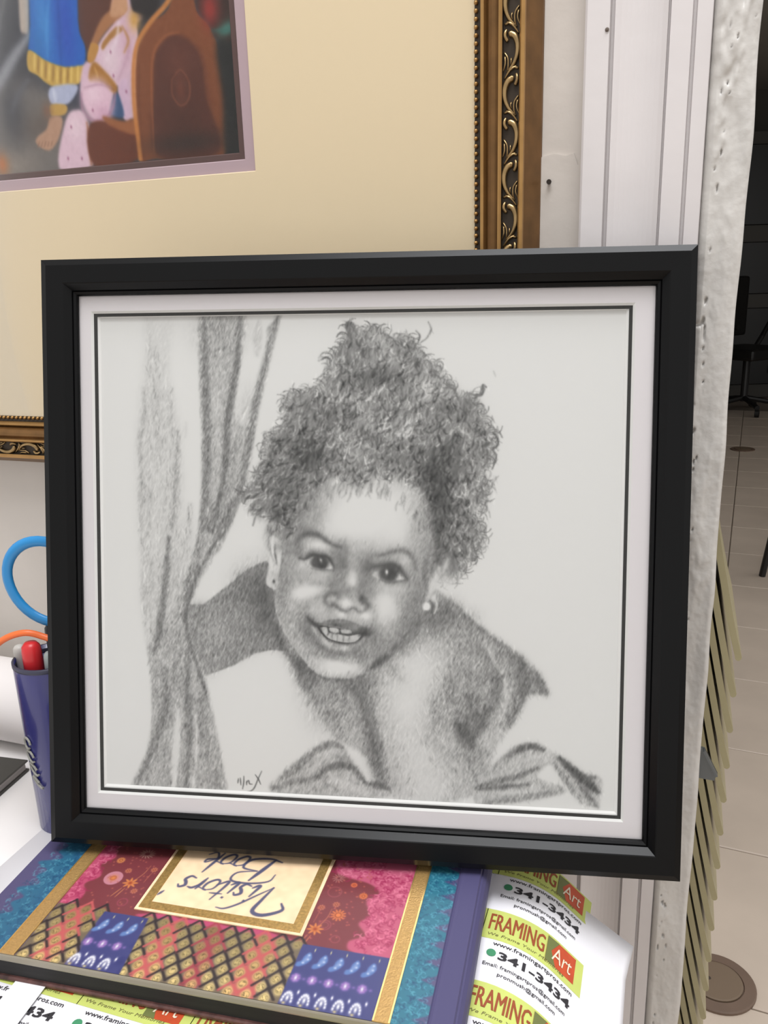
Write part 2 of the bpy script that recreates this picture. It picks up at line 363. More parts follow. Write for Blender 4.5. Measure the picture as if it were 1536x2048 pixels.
    P([(250,100),(235,260),(240,420),(212,620),(224,720),(258,830),(318,945),(400,1050),(460,1130),(520,1172),(600,1190),(700,1195),(780,1170),(862,1115),(960,1045),(1080,945),(1150,850),(1205,740),(1240,600),(1245,450),(1275,300),(1300,40),(1200,-120),(900,-200),(600,-180),(320,-60)],186,4)
    for x,y,rx,ry,t,a,an in [(880,40,270,170,235,1,0),(760,150,220,100,232,.9,5),(700,200,170,70,226,.8,10),(1050,200,100,110,226,.9,0),(395,50,95,150,128,.92,15),(310,200,90,110,158,.8,0),(490,120,60,90,172,.8,20),(1240,200,50,160,172,.8,8),(1190,60,50,100,190,.6,0),
        (300,400,80,90,168,.7,0),(330,330,50,60,160,.6,0),(260,560,40,110,160,.8,0),(290,660,34,70,140,.7,0),(420,620,90,46,230,.8,-8),(480,490,110,30,196,.8,5),(560,640,60,60,196,.7,0),(500,720,60,50,188,.7,0),
        (760,310,80,50,208,.8,0),(690,400,50,90,136,.8,-20),(640,520,50,70,158,.8,0),(700,600,70,60,160,.8,0),(845,470,50,90,128,.85,0),(800,570,40,70,152,.8,0),(748,520,26,42,228,1,0),(690,690,30,26,222,1,0),
        (950,640,120,60,196,.7,0),(985,700,66,84,226,.8,0),(900,620,50,60,190,.6,0),(1130,650,60,120,160,.8,0),(1190,480,50,140,170,.8,0),(1215,640,24,100,130,.7,8),(1080,820,90,90,164,.8,0),(1050,930,90,60,158,.7,-35),(930,900,60,110,180,.7,0),
        (940,800,40,60,196,.6,0),(330,830,60,90,192,.7,-20),(420,880,50,90,150,.8,-15),(470,960,50,60,156,.7,-30),(370,960,40,80,200,.8,-35),(430,1020,40,50,206,.7,-40),(660,1110,130,50,228,.8,0),(520,1085,60,40,200,.8,30),(830,1080,60,80,152,.9,0),(900,1020,70,60,160,.7,-30),(760,1150,60,30,190,.7,0),(640,1180,110,14,190,.7,0),
        (760,770,40,30,196,.7,0)]: Bl(x,y,rx,ry,t,a,an)
    for x,y,rx,ry,t,a,an in [(350,60,60,150,120,.6,12),(300,300,50,120,150,.7,0),(560,330,0.1,0.1,150,0,0),(270,700,40,120,150,.6,-8),(350,760,60,70,176,.5,0),(330,900,40,60,176,.6,-25),(560,560,120,26,176,.6,8),(1000,580,140,26,176,.6,5),(620,620,40,60,150,.7,0),(880,560,40,60,156,.6,0),
        (440,800,34,110,138,.7,-8),(560,1040,120,22,170,.7,12),(880,960,60,70,160,.7,0),(1010,860,60,90,176,.6,0),(1120,780,50,110,150,.7,12),(1180,350,40,120,176,.6,0),(760,420,60,60,190,.5,0),(1240,60,44,200,150,.7,4)]: Bl(x,y,max(rx,1),max(ry,1),t,a,an)
    for x,y,rx,ry,t,a,an in [(270,480,50,150,150,.6,0),(340,560,50,60,164,.5,0),(360,680,70,60,176,.5,0),(500,560,100,24,170,.5,0),(640,470,60,60,140,.6,0),(720,470,40,80,176,.5,0),(830,540,34,70,136,.6,0),(640,600,44,50,142,.6,0),(940,590,90,30,172,.5,0),(1080,620,80,70,168,.5,0),(1150,800,46,120,142,.6,15),(1030,980,100,50,146,.6,-35),(900,850,50,90,164,.6,0),(900,1000,50,60,146,.6,0),(480,1010,70,40,160,.6,30),(330,1000,30,60,190,.5,-35),(560,960,30,40,176,.3,0),(1170,250,60,100,196,.5,0),(420,240,60,60,160,.6,0)]: Bl(x,y,rx,ry,t,a,an)
    Bl(400,625,60,40,234,.9,-12); Bl(470,605,60,30,228,.8,-5); Bl(975,690,44,60,226,.8); Bl(1010,760,40,50,222,.7); Bl(620,1115,80,40,230,.9,8); Bl(700,1120,90,40,230,.9,-4)
    Ln([(1200,770),(1110,910),(1000,1020),(890,1105),(850,1140)],104,44,20,.75); Ln([(960,1050),(900,1098),(865,1125)],88,26,9,.9); Ln([(460,1140),(540,1190),(640,1205),(740,1205),(830,1170)],112,24,9,.85); Bl(780,1230,90,36,128,.8,-20)
    # left eye
    v('L')
    Bl(1080,620,150,190,158,.9); Bl(1150,880,80,190,128,.9); Bl(1500,1000,60,200,165,.8); Bl(1340,1150,110,170,216,.9); Bl(180,520,70,180,150,.8); Bl(320,430,150,130,186,.9); Bl(620,440,220,95,226,1); Bl(700,1100,300,80,196,.9); Bl(250,880,70,70,212,.9); Bl(1000,1130,140,90,150,.6)
    Ln([(120,430),(140,350),(210,265),(310,210),(430,195),(560,215),(700,290),(850,390),(960,455),(1100,490)],100,120,26,.9); Ln([(140,380),(130,500),(150,620)],140,50,30,.7)
    Ln([(200,700),(300,690),(400,640),(480,600),(640,610),(800,660)],120,80,30,.7)
    P([(320,800),(450,720),(650,690),(820,740),(900,860),(940,975),(760,975),(470,960)],206,8)
    P([(840,780),(912,960),(770,962)],238,10)
    Bl(635,820,200,150,78,1,0,3); Bl(690,900,90,70,70,.8); Bl(530,860,60,60,100,.5); Bl(660,770,26,48,190,1,-10)
    Ln([(190,730),(300,750),(400,700),(470,665),(650,690),(800,715),(890,820),(945,920),(935,1000)],76,92,16,.95); Ln([(440,950),(620,980),(780,985),(930,990)],140,34,14,.85)
    # right eye
    v('R')
    Bl(200,360,260,80,178,.9,-10); Bl(840,400,130,90,210,1); Bl(960,520,80,120,190,.7); Bl(100,550,120,120,124,.85); Bl(60,800,80,160,150,.8); Bl(600,940,330,70,202,.9); Bl(1130,600,50,160,196,.7); Bl(500,420,160,70,160,.7); Bl(950,880,100,90,170,.6)
    Ln([(330,310),(450,285),(560,250),(680,215),(800,205),(910,240),(990,320),(1045,440),(1055,560)],116,92,26,.85)
    P([(220,670),(340,600),(690,600),(800,700),(850,760),(700,790),(420,780)],196,8)
    P([(690,620),(785,745),(665,765)],234,9); Bl(270,660,60,50,206,.9)
    Bl(530,655,185,160,80,1,0,3); Bl(600,590,110,80,74,.8); Bl(497,620,24,44,228,1)
    Ln([(130,560),(260,520),(420,500),(600,490),(720,540),(800,630),(880,740)],82,120,22,.92); Ln([(160,680),(220,640)],122,40,14,.9); Ln([(390,770),(540,822),(740,805),(880,770)],112,44,16,.85)
    # nose and mouth
    v('M')
    Bl(620,80,60,180,158,.8); Bl(720,200,80,90,164,.7); Bl(1010,120,60,160,146,.85); Bl(880,30,50,70,222,1); Bl(600,270,60,60,118,.85); Bl(540,340,60,50,198,.9); Bl(790,405,80,60,232,1); Bl(900,300,60,100,178,.7); Bl(1020,450,60,60,208,1); Bl(1040,330,55,75,98,.95); Bl(1130,430,40,60,128,.8)
    Ln([(600,225),(500,232),(420,300),(408,365),(450,430),(500,455),(540,432),(610,465),(680,520),(780,550),(850,500),(900,485)],106,76,16,.9); Ln([(1060,370),(1140,420),(1135,480),(1060,560),(975,548),(930,500)],122,60,16,.85)
    Bl(300,480,150,110,192,.8); Ln([(360,265),(220,360),(90,470),(-20,560)],164,60,24,.8); Bl(480,560,70,60,176,.7); Bl(700,600,90,46,226,1,6); Bl(1100,620,90,70,232,1); Bl(870,600,70,60,190,.7); Ln([(1220,480),(1290,600),(1270,800)],158,60,26,.7); Bl(1400,500,110,220,226,.9)
    Bl(90,840,80,140,146,.9); Bl(40,640,60,60,190,.7)
    P([(90,640),(200,715),(330,735),(480,690),(640,680),(760,690),(900,735),(1050,800),(1180,890),(1160,960),(1000,930),(850,890),(700,840),(560,810),(430,810),(300,820),(220,790)],128,14)
    Bl(480,730,90,30,140,.8); Bl(720,720,110,30,144,.8); Bl(600,775,60,24,92,.8); Bl(900,800,70,50,160,.7); Bl(1080,860,90,50,96,.85)
    P([(280,790),(450,800),(640,830),(850,890),(1030,915),(1070,965),(950,1065),(780,1100),(600,1075),(450,1020),(350,930)],74,7)
    P([(325,830),(430,812),(470,900),(535,905),(620,925),(720,945),(820,960),(1010,925),(1020,960),(930,1050),(780,1075),(620,1055),(480,1010),(390,930)],202,7)
    P([(490,820),(630,838),(640,905),(560,912),(485,880)],200,7); P([(675,850),(840,868),(850,918),(720,922),(680,900)],196,7)
    for pts,w in [([(450,820),(470,900),(440,950)],26),([(528,895),(522,1020)],16),([(618,915),(606,1050)],16),([(718,930),(712,1062)],20),([(822,955),(816,1060)],14),([(658,835),(662,905)],26),([(470,880),(560,925),(660,918),(760,945),(860,930),(1010,905)],24)]: Ln(pts,104,w,9,.75)
    Bl(850,1040,80,24,172,.7); Ln([(880,890),(1010,900)],90,44,14,.8)
    P([(195,790),(260,930),(350,1060),(470,1185),(600,1240),(750,1258),(880,1225),(1000,1135),(1105,990),(1075,970),(960,1075),(780,1115),(600,1092),(430,1030),(330,930)],176,9)
    Bl(470,1110,100,44,208,1,38); Bl(740,1170,120,44,212,1,-4); Ln([(1080,990),(1030,1060),(980,1110)],200,30,10,.9); Ln([(200,800),(230,880),(260,950)],208,40,10,.95); Bl(600,1130,60,30,150,.7); Bl(880,1170,50,50,140,.7)
    Ln([(100,880),(210,990),(310,1120),(440,1215),(600,1262),(750,1285),(890,1255),(1000,1165),(1090,1050)],112,100,30,.85); Ln([(380,950),(470,1040),(620,1085),(780,1105),(950,1075),(1040,985)],90,26,10,.85)
    Bl(130,700,60,70,116,.7,35); Ln([(100,640),(190,735),(300,810),(340,900)],72,76,18,.92); Bl(1120,900,90,60,92,.7); Bl(1180,1000,60,90,140,.6); Ln([(1010,940),(1090,925),(1160,930)],62,80,18,.95); Ln([(1240,1480),(1300,1400),(1450,1330)],104,50,22,.8)
    # ears
    v('B')
    for x,y,rx,ry,t,a,an in [(660,440,40,60,120,.6,-20),(400,330,26,60,140,.6,0),(845,440,40,60,112,.6,0),(640,560,34,60,146,.5,0),(860,600,30,50,140,.5,0),(430,860,30,80,128,.55,-10),(880,930,36,60,146,.5,0),(560,1040,120,16,156,.5,12),(300,560,36,90,150,.5,0),(1175,620,36,120,140,.5,8),(1110,880,60,60,146,.5,-40),(800,1050,60,36,150,.5,-20)]: Bl(x,y,rx,ry,t,a,an)
    v('I')
    P([(440,440),(360,420),(330,600),(400,800),(450,960),(440,1150),(405,1300),(388,1410),(425,1490),(520,1560),(600,1510),(650,1200),(700,800),(640,560),(560,440)],208,12)
    Bl(470,430,60,90,112,.9); Ln([(480,480),(440,570),(470,750),(520,900),(600,1060)],150,52,16,.85); Ln([(535,520),(515,700),(540,900),(580,1010)],226,56,12,.9); Ln([(570,680),(568,820),(595,980),(622,1090)],116,34,10,.9)
    Ln([(645,840),(640,980),(632,1120)],224,48,12,.9); Bl(650,720,60,80,152,.8); Ln([(480,930),(500,1080),(520,1200)],230,50,14,.8); Ln([(540,1200),(500,1300)],180,40,20,.6); Ln([(640,1180),(600,1380),(580,1500)],168,36,20,.7); Bl(545,1400,26,36,92,1); Ln([(560,440),(620,540)],130,40,16,.8)
    Ln([(440,1520),(520,1580),(535,1800),(550,2000)],88,40,12,.7)
    # ---- hair
    v('A')
    hair=[(0,1010),(55,950),(90,870),(150,800),(130,735),(175,650),(260,605),(270,530),(250,480),(285,415),(380,405),(470,375),(520,285),(500,245),(560,180),(610,110),(622,25),(655,45),(690,90),(740,45),(825,60),(850,120),(950,85),(1010,150),(1050,195),(1065,250),(1130,255),(1150,330),(1225,375),(1250,440),(1330,425),(1360,480),(1400,560),(1455,650),(1435,760),(1385,850),(1410,950),(1385,1070),(1335,1130),(1385,1180),(1360,1300),(1280,1400),(1220,1470),(1130,1490),(1070,1480),(1095,1330),(1085,1150),(1060,1000),(1000,940),(900,900),(780,890),(680,950),(560,905),(480,910),(400,1010),(350,1150),(300,1230),(220,1200),(170,1120),(100,1130),(60,1080)]
    b,hm=cv.mask(hair,20,False); cv.over(b,hm,148)
    full=np.zeros((H,W)); full[b[2]:b[3],b[0]:b[1]]=hm
    keep=cv.a.copy()
    for x,y,rx,ry,t,a in [(380,760,110,90,84,.97),(230,1110,70,50,90,.95),(250,960,90,100,110,.9),(540,560,60,50,112,.85),(410,500,60,45,122,.8),(830,325,210,34,98,.95),(640,200,60,100,128,.8),(700,650,90,40,118,.8),(880,780,170,50,124,.8),(1130,1000,90,160,72,.97),(1180,900,90,120,104,.7),(1200,740,60,60,100,.85),(1110,850,80,70,86,.9),(1150,510,70,50,120,.8),(1300,490,60,60,118,.8),(1120,1200,50,120,90,.9),(1120,1350,60,60,110,.7),
        (640,470,90,50,176,.8),(960,600,90,60,176,.8),(640,760,70,60,176,.8),(830,200,50,40,190,.8),(780,95,60,35,184,.8),(1050,340,90,40,188,.8),(1090,410,80,50,190,.8),(1250,990,40,50,178,.8),(1350,1000,50,80,160,.8),(780,560,100,50,172,.6),(500,680,70,50,150,.6),(960,200,50,60,140,.7),(900,520,60,40,140,.7),(320,640,60,50,130,.7),(1290,1250,60,70,150,.7),(1040,640,30,80,120,.7),(760,700,60,40,150,.5),(200,860,60,50,128,.7),(1230,1180,40,90,120,.7)]: Bl(x,y,rx,ry,t,a)
    cv.a=keep*(1-full[...,None])+cv.a*full[...,None]
    g=cv.rng; cv.view=(0,0,1); hq=np.array(hair)/2.844+np.array((480,640))
    inv=np.linalg.inv(cv.Hm)
    ys,xs=np.where(full>.6); n=0
    for i in g.integers(0,len(xs),3000):
        c=inv@np.array([xs[i],ys[i],1.]); x,y=c[:2]/c[2]
        L=g.uniform(8,20); an=g.normal(1.9,.4)+(.35 if x<620 else -.25 if x>880 else 0); cu=g.choice((-1,1))*g.uniform(.3,1.6)
        p=[]; px,py=x,y
        for k in range(4):
            p.append((px,py)); px+=np.cos(an)*L/3; py+=np.sin(an)*L/3; an+=cu/3
        w=g.uniform(1.6,4.6)
        if g.random()<.54: Ln(p,0,w*1.1,1.3,g.uniform(.35,.95),dark=.70)
        else: Ln(p,0,w*.8,1.2,g.uniform(.35,.95),dark=1.27)
    cv.a=np.where(full[...,None]>.5,np.minimum(cv.a,206),np.minimum(cv.a,226))
    # loose curls along the outline
    ol=np.vstack([np.linspace(hq[i],hq[i+1],max(2,int(np.hypot(*(hq[i+1]-hq[i]))/5)),endpoint=False) for i in range(0,43)])
    cen=np.array((745,900.))
    for x,y in ol:
        for _ in range(2):
            d=np.array((x,y))-cen; an=np.arctan2(d[1],d[0])+g.normal(0,.5); L=g.uniform(10,30); cu=g.choice((-1,1),p=(.35,.65))*(1 if x>cen[0] else -1)*g.uniform(1.2,3.4)
            px,py=np.array((x,y))-d/np.hypot(*d)*g.uniform(1,8); p=[]
            for k in range(5):
                p.append((px,py)); px+=np.cos(an)*L/4; py+=np.sin(an)*L/4; an+=cu/4
            Ln(p,g.uniform(104,160),g.uniform(1.4,3.2),1.1,g.uniform(.4,.9))
    v('A')
    for pts,w,t in [([(1010,60),(1030,90),(1020,130)],10,110),([(1080,10),(1095,50),(1070,100),(1030,130)],9,130),([(450,230),(470,190),(520,175)],8,160),([(1330,425),(1370,425),(1385,400),(1390,375),(1405,380)],26,120),([(640,110),(625,60),(620,20),(650,30),(655,60)],30,118),([(1440,640),(1465,670),(1470,710),(1440,740)],9,90),([(1440,740),(1460,780),(1435,850)],9,110),([(1385,720),(1420,700)],26,100),([(1470,890),(1420,950)],8,170),([(230,520),(265,450),(290,390)],10,130),([(1160,385),(1215,390),(1245,450)],10,120),([(170,640),(200,610),(260,600)],8,160),
                    ([(95,870),(120,810),(180,800)],10,130),([(10,1030),(40,980),(90,970)],10,140),([(70,1170),(90,1110),(140,1080)],10,130),([(1450,290),(1460,320)],7,190)]: Ln(pts,t,w,4,.9)
    # hairline fringe over the forehead and the locks before the right ear
    v('B')
    for x,y in [(480,-90),(540,-95),(600,-70),(560,-90),(640,-90),(700,-105),(760,-95),(820,-110),(880,-105),(940,-90),(1000,-80),(430,-40),(380,60),(340,150),(1100,-20),(1180,60),(1220,150),(300,230),(1240,280)]:
        for _ in range(6):
            x0,y0=x+g.normal(0,28),y+g.normal(0,24); Ln([(x0,y0),(x0-6+g.normal(0,6),y0+28),(x0-16+g.normal(0,10),y0+56)],g.uniform(120,160),9,6,g.uniform(.25,.6))
    Bl(1330,470,70,60,150,.8); Ln([(1400,360),(1420,440),(1400,510)],118,44,10,.9); Ln([(1270,330),(1230,480),(1240,600)],126,44,12,.85); Ln([(1340,400),(1350,460)],120,40,12,.8)
    Ln([(1325,460),(1290,560),(1270,620)],214,46,10,.95); Ln([(1385,400),(1350,490)],206,28,10,.9); Ln([(1300,430),(1320,500)],150,16,6,.6); Bl(1285,660,30,26,212,1); Bl(1238,714,28,27,240,1,0,2.5); Ln([(1268,680),(1284,715),(1270,752),(1235,762)],112,26,7,.95); Ln([(1290,650),(1308,700),(1290,760)],214,16,6,.9); Ln([(1225,640),(1210,680),(1205,720)],130,16,8,.8); Bl(1255,785,40,20,140,.8); Bl(1380,560,60,60,224,.8)
    # ---- pencil hatching over everything that is shaded
    cv.view=(0,0,1); cv.softk=1.; D0=(226-cv.a[...,0]); ys,xs=np.where((D0>14)&(full<.5))
    for i in g.integers(0,len(xs),4200):
        c=inv@np.array([xs[i],ys[i],1.]); x,y=c[:2]/c[2]
        fc=((x-700)/175)**2+((y-1150)/190)**2<1
        an=(1.62 if x<460 else 1.85 if fc else 1.35 if x>820 else 1.9)+g.normal(0,.22); L=g.uniform(5,11) if fc else g.uniform(8,20)
        p=[(x-np.cos(an)*L/2,y-np.sin(an)*L/2),(x+g.normal(0,.6),y),(x+np.cos(an)*L/2,y+np.sin(an)*L/2)]
        Ln(p,0,g.uniform(1.2,2.4),1.,g.uniform(.3,.8),dark=(.90 if fc else .86) if g.random()<.55 else (1.07 if fc else 1.12))
    cv.a=np.minimum(cv.a,232)
    # ---- grain of the paper
    D=(226-cv.a[...,0]).clip(0,None)
    g1=streak_noise(H,W,g,-62,2.2,.75); g2=streak_noise(H,W,g,-70,1.2,.5); g3=blur(g.standard_normal((H,W)),5); g3/=g3.std()
    hq2=full
    w=np.clip(D/60,0,1)*np.clip(1.25-D/190,.3,1)
    yy,xx=np.mgrid[0:H,0:W]; c=cv.T([(700,1130)],raw=True)[0]; face=np.exp(-(((xx-c[0])/(W*.17))**2+((yy-c[1])/(H*.19))**2)**2)
    amp=(15*(1-.62*face)*(1-.5*hq2))
    g4=blur(g.standard_normal((H,W)),2.4); g4/=g4.std(); g5=blur(g.standard_normal((H,W)),9); g5/=g5.std()
    out=cv.a[...,0]+w*amp*(g1*.8+g2*.45)+w*3*g3+w*face*(3.5*g4+4*g5)
    cv.a[...,0]=out
    # ---- signature
    v('S')
    for pts in [[(52,75),(46,112)],[(68,70),(72,128)],[(98,55),(96,110),(86,162)],[(122,95),(120,128)],[(122,105),(138,92),(146,118),(168,122)],[(196,42),(222,80),(240,122)],[(250,12),(218,80),(188,150),(160,178),(128,186)]]: Ln(pts,82,9,3.4,.95)
    return np.clip(cv.a[...,0],40,240)
# ------------------------------------------------------------------ picture printed in the gold frame (a cropped corner of it is in view)
def wall_sketch(p):
    """maps sketch coordinates to (a, z) on the wall at height p above it"""
    src = [(0, 0), (600, 0), (600, 400), (0, 400)]; dst = []
    for x, y in src:
        r = rayd(x, y); q = r*(((W0+p*WN)@WN)/(r@WN)); dst.append(((q-W0)@WD, q[2]))
    return src, dst
PIC = (-0.620, -0.2954, 0.0907, 0.350)          # a0, a1, z0, z1
def paint_picture(W=450, H=360):
    src, dst = wall_sketch(0.0045)
    dd = [((a-PIC[0])/(PIC[1]-PIC[0])*W, (PIC[3]-z)/(PIC[3]-PIC[2])*H) for a, z in dst]
    cv = Canvas(W, H, homog(src, dd), (58, 56, 62), seed=3); cv.view = (0, 0, 2.56); P, L, B = cv.poly, cv.line, cv.blob
    P([(-700, 330), (140, 420), (300, 520), (330, 700), (480, 860), (500, 1000), (-700, 1000)], (112, 106, 102), 30)
    B(200, 640, 120, 60, (96, 84, 76), .8); B(60, 830, 120, 60, (150, 138, 126), .8); B(10, 830, 30, 40, (190, 110, 50), .9); B(60, 560, 60, 120, (52, 52, 60), .8)
    P([(-700, -900), (150, -900), (160, 160), (60, 330), (-60, 420), (-700, 460)], (46, 46, 56), 20)
    L([(150, 170), (60, 300), (-20, 430), (-160, 560)], (158, 160, 166), 60, 16, .9); L([(140, 400), (90, 480), (60, 560)], (92, 92, 100), 30, 12, .8)
    P([(88, -300), (130, -300), (146, 120), (120, 165), (98, 110)], (188, 172, 158), 7)
    P([(380, -900), (600, -900), (580, 0), (530, 80), (440, 250), (395, 130)], (88, 48, 34), 8)
    P([(150, -500), (385, -500), (392, 0), (400, 150), (432, 240), (415, 338), (300, 336), (205, 296), (145, 252), (152, 120)], (26, 96, 184), 5)
    B(215, 100, 50, 140, (58, 138, 206), .8); B(330, 130, 50, 180, (36, 76, 180), .8); L([(250, -40), (235, 120), (240, 280)], (70, 150, 214), 16, 8, .7); L([(290, -40), (300, 150), (310, 320)], (20, 74, 160), 18, 8, .7); B(190, 220, 30, 60, (30, 110, 180), .7)
    P([(145, 250), (230, 302), (330, 336), (432, 332), (402, 418), (300, 442), (238, 420), (190, 380), (140, 345)], (196, 158, 74), 4)
    for x0, y0 in ((175, 300), (212, 330), (250, 350), (290, 365), (325, 370), (362, 365), (395, 360)): L([(x0, y0-24), (x0-2, y0+50)], (236, 204, 116), 13, 6, .8)
    for x0, y0 in ((194, 310), (232, 335), (270, 352), (308, 362), (344, 362)): L([(x0, y0-24), (x0-2, y0+52)], (140, 100, 44), 10, 5, .7)
    P([(255, 440), (392, 428), (348, 520), (262, 526)], (176, 182, 208), 5); L([(270, 450), (280, 510)], (214, 218, 232), 20, 8, .7)
    P([(256, 528), (335, 530), (330, 575), (262, 585)], (192, 152, 76), 4)
    P([(255, 590), (315, 595), (300, 690), (262, 752), (225, 755), (182, 722), (190, 690), (235, 650)], (182, 142, 116), 5); B(240, 560, 24, 30, (130, 92, 70), .8)
    for k in range(5): L([(190+k*17, 745-k*2), (200+k*16, 715)], (140, 100, 80), 5, 3, .7)
    # seated figure in pink
    P([(560, -500), (700, -500), (730, 40), (690, 140), (700, 520), (660, 600), (600, 470)], (206, 176, 194), 6)
    P([(600, 95), (690, 130), (690, 260), (630, 420), (585, 440), (540, 600), (480, 605), (410, 480), (420, 330), (470, 290), (510, 200)], (214, 182, 198), 6)
    B(560, 300, 50, 70, (226, 204, 212), .8); B(640, 200, 30, 90, (208, 170, 186), .7); L([(640, 150), (650, 260), (600, 400)], (190, 150, 170), 22, 10, .7)
    P([(600, 440), (640, 400), (660, 590), (625, 590)], (208, 178, 200), 5); P([(570, 500), (598, 470), (628, 588), (556, 570)], (58, 84, 122), 5)
    P([(530, 70), (640, 30), (625, 70), (560, 130), (500, 210), (475, 300), (445, 290), (462, 210)], (166, 112, 72), 6); P([(575, -20), (640, -20), (636, 60), (560, 80)], (196, 148, 112), 6)
    P([(590, 130), (620, 150), (560, 200), (520, 250), (520, 210)], (168, 118, 60), 5); L([(620, 130), (650, 200), (630, 260)], (182, 130, 66), 14, 6, .7)
    P([(462, 215), (500, 235), (470, 310), (442, 300)], (186, 134, 64), 4)
    P([(470, 310), (520, 345), (592, 432), (575, 468), (520, 420), (450, 405)], (166, 112, 44), 6); L([(480, 340), (500, 400)], (214, 166, 92), 10, 5, .7); L([(500, 400), (575, 450)], (120, 74, 30), 12, 6, .7)
    B(492, 512, 88, 98, (226, 190, 206), 1, 0, 2.5); B(470, 470, 40, 40, (236, 208, 220), .7); B(520, 570, 40, 30, (206, 160, 184), .7)
    L([(412, 470), (420, 560), (470, 606), (530, 598), (572, 540), (585, 470)], (176, 132, 156), 12, 6, .8); L([(600, 110), (590, 200), (540, 300)], (232, 214, 222), 20, 8, .7); L([(560, 440), (500, 425), (430, 440)], (182, 140, 160), 10, 6, .7)
    P([(335, 600), (398, 552), (440, 600), (466, 700), (470, 835), (300, 850)], (222, 190, 204), 6); L([(440, 620), (455, 720), (462, 830)], (150, 90, 50), 16, 6, .8); B(380, 640, 40, 50, (234, 210, 218), .7)
    for x, y in ((360, 640), (345, 800), (415, 800), (470, 555), (640, 460), (575, 380), (560, 260)): B(x, y, 5, 7, (160, 100, 130), .8)
    B(740, 30, 70, 60, (32, 26, 26), 1, 0, 2); B(680, 95, 30, 44, (206, 158, 78), .9); P([(640, -300), (820, -300), (800, 20), (700, 60), (660, 0)], (36, 30, 30), 6)
    # upper parts of both figures, above the part in view
    P([(160, -560), (370, -560), (430, -380), (400, -230), (150, -230), (110, -380)], (40, 92, 168), 6); P([(150, -270), (395, -270), (395, -220), (150, -220)], (196, 158, 74), 4); P([(225, -640), (305, -640), (310, -540), (220, -540)], (176, 128, 98), 5)
    B(265, -700, 62, 80, (184, 136, 104), 1, 0, 2.5); P([(195, -720), (335, -720), (320, -820), (265, -850), (210, -820)], (200, 160, 70), 5); L([(120, -420), (90, -260), (120, -140)], (176, 128, 98), 44, 8, .95); L([(420, -420), (450, -280), (400, -180)], (176, 128, 98), 44, 8, .95)
    P([(560, -380), (760, -380), (790, -240), (740, -90), (600, -90), (540, -240)], (208, 176, 192), 6); B(650, -470, 58, 76, (186, 138, 106), 1, 0, 2.5); B(700, -500, 70, 80, (34, 28, 28), .95, 0, 2); P([(600, -540), (740, -540), (720, -620), (660, -650), (610, -610)], (192, 150, 66), 5)
    # chair
    P([(460, 620), (690, 650), (705, 800), (480, 840)], (104, 52, 32), 6); P([(520, 585), (620, 610), (690, 600), (690, 680), (560, 635)], (152, 92, 54), 6)
    P([(900, -500), (1000, -500), (985, 0), (1062, 130), (1118, 300), (1150, 770), (790, 800), (712, 800), (690, 560), (685, 360), (705, 230), (760, 120), (872, -10)], (126, 72, 42), 4)
    P([(795, 780), (778, 420), (788, 270), (840, 190), (905, 172), (985, 225), (1028, 320), (1050, 500), (1110, 770)], (88, 48, 36), 8); B(930, 640, 120, 140, (74, 42, 32), .8); B(900, 300, 60, 60, (104, 58, 44), .7)
    L([(780, 760), (768, 420), (780, 260), (840, 178), (905, 160)], (150, 88, 52), 12, 5, .8); L([(1000, 230), (1040, 330), (1060, 520)], (112, 62, 44), 12, 6, .7)
    L([(885, -60), (840, 20), (760, 110), (700, 210), (678, 330), (680, 520), (700, 700), (712, 800)], (198, 128, 66), 26, 5, .95, taper=False); L([(730, 800), (705, 520), (705, 330)], (108, 60, 34), 14, 5, .6)
    L([(870, 400), (915, 350), (960, 420), (955, 500), (915, 530), (875, 480), (870, 400)], (120, 70, 50), 10, 4, .9); B(915, 450, 22, 50, (112, 62, 46), .8)
    P([(1100, 200), (1240, 100), (1240, 820), (1145, 790), (1130, 500)], (36, 36, 34), 14); P([(985, -500), (1240, -500), (1240, 130), (1100, 190), (1060, 110), (990, -10)], (56, 40, 34), 8)
    B(1062, 40, 44, 70, (152, 52, 46), .95); B(1150, 140, 46, 26, (74, 126, 116), .9, -20); L([(1080, 150), (1200, 150)], (60, 106, 98), 20, 8, .7); B(950, 720, 200, 40, (48, 38, 34), .7)
    n = blur(cv.rng.standard_normal((H, W)), 1.1); cv.a += (n/n.std()*1.5)[..., None]
    return np.clip(cv.a, 10, 250)

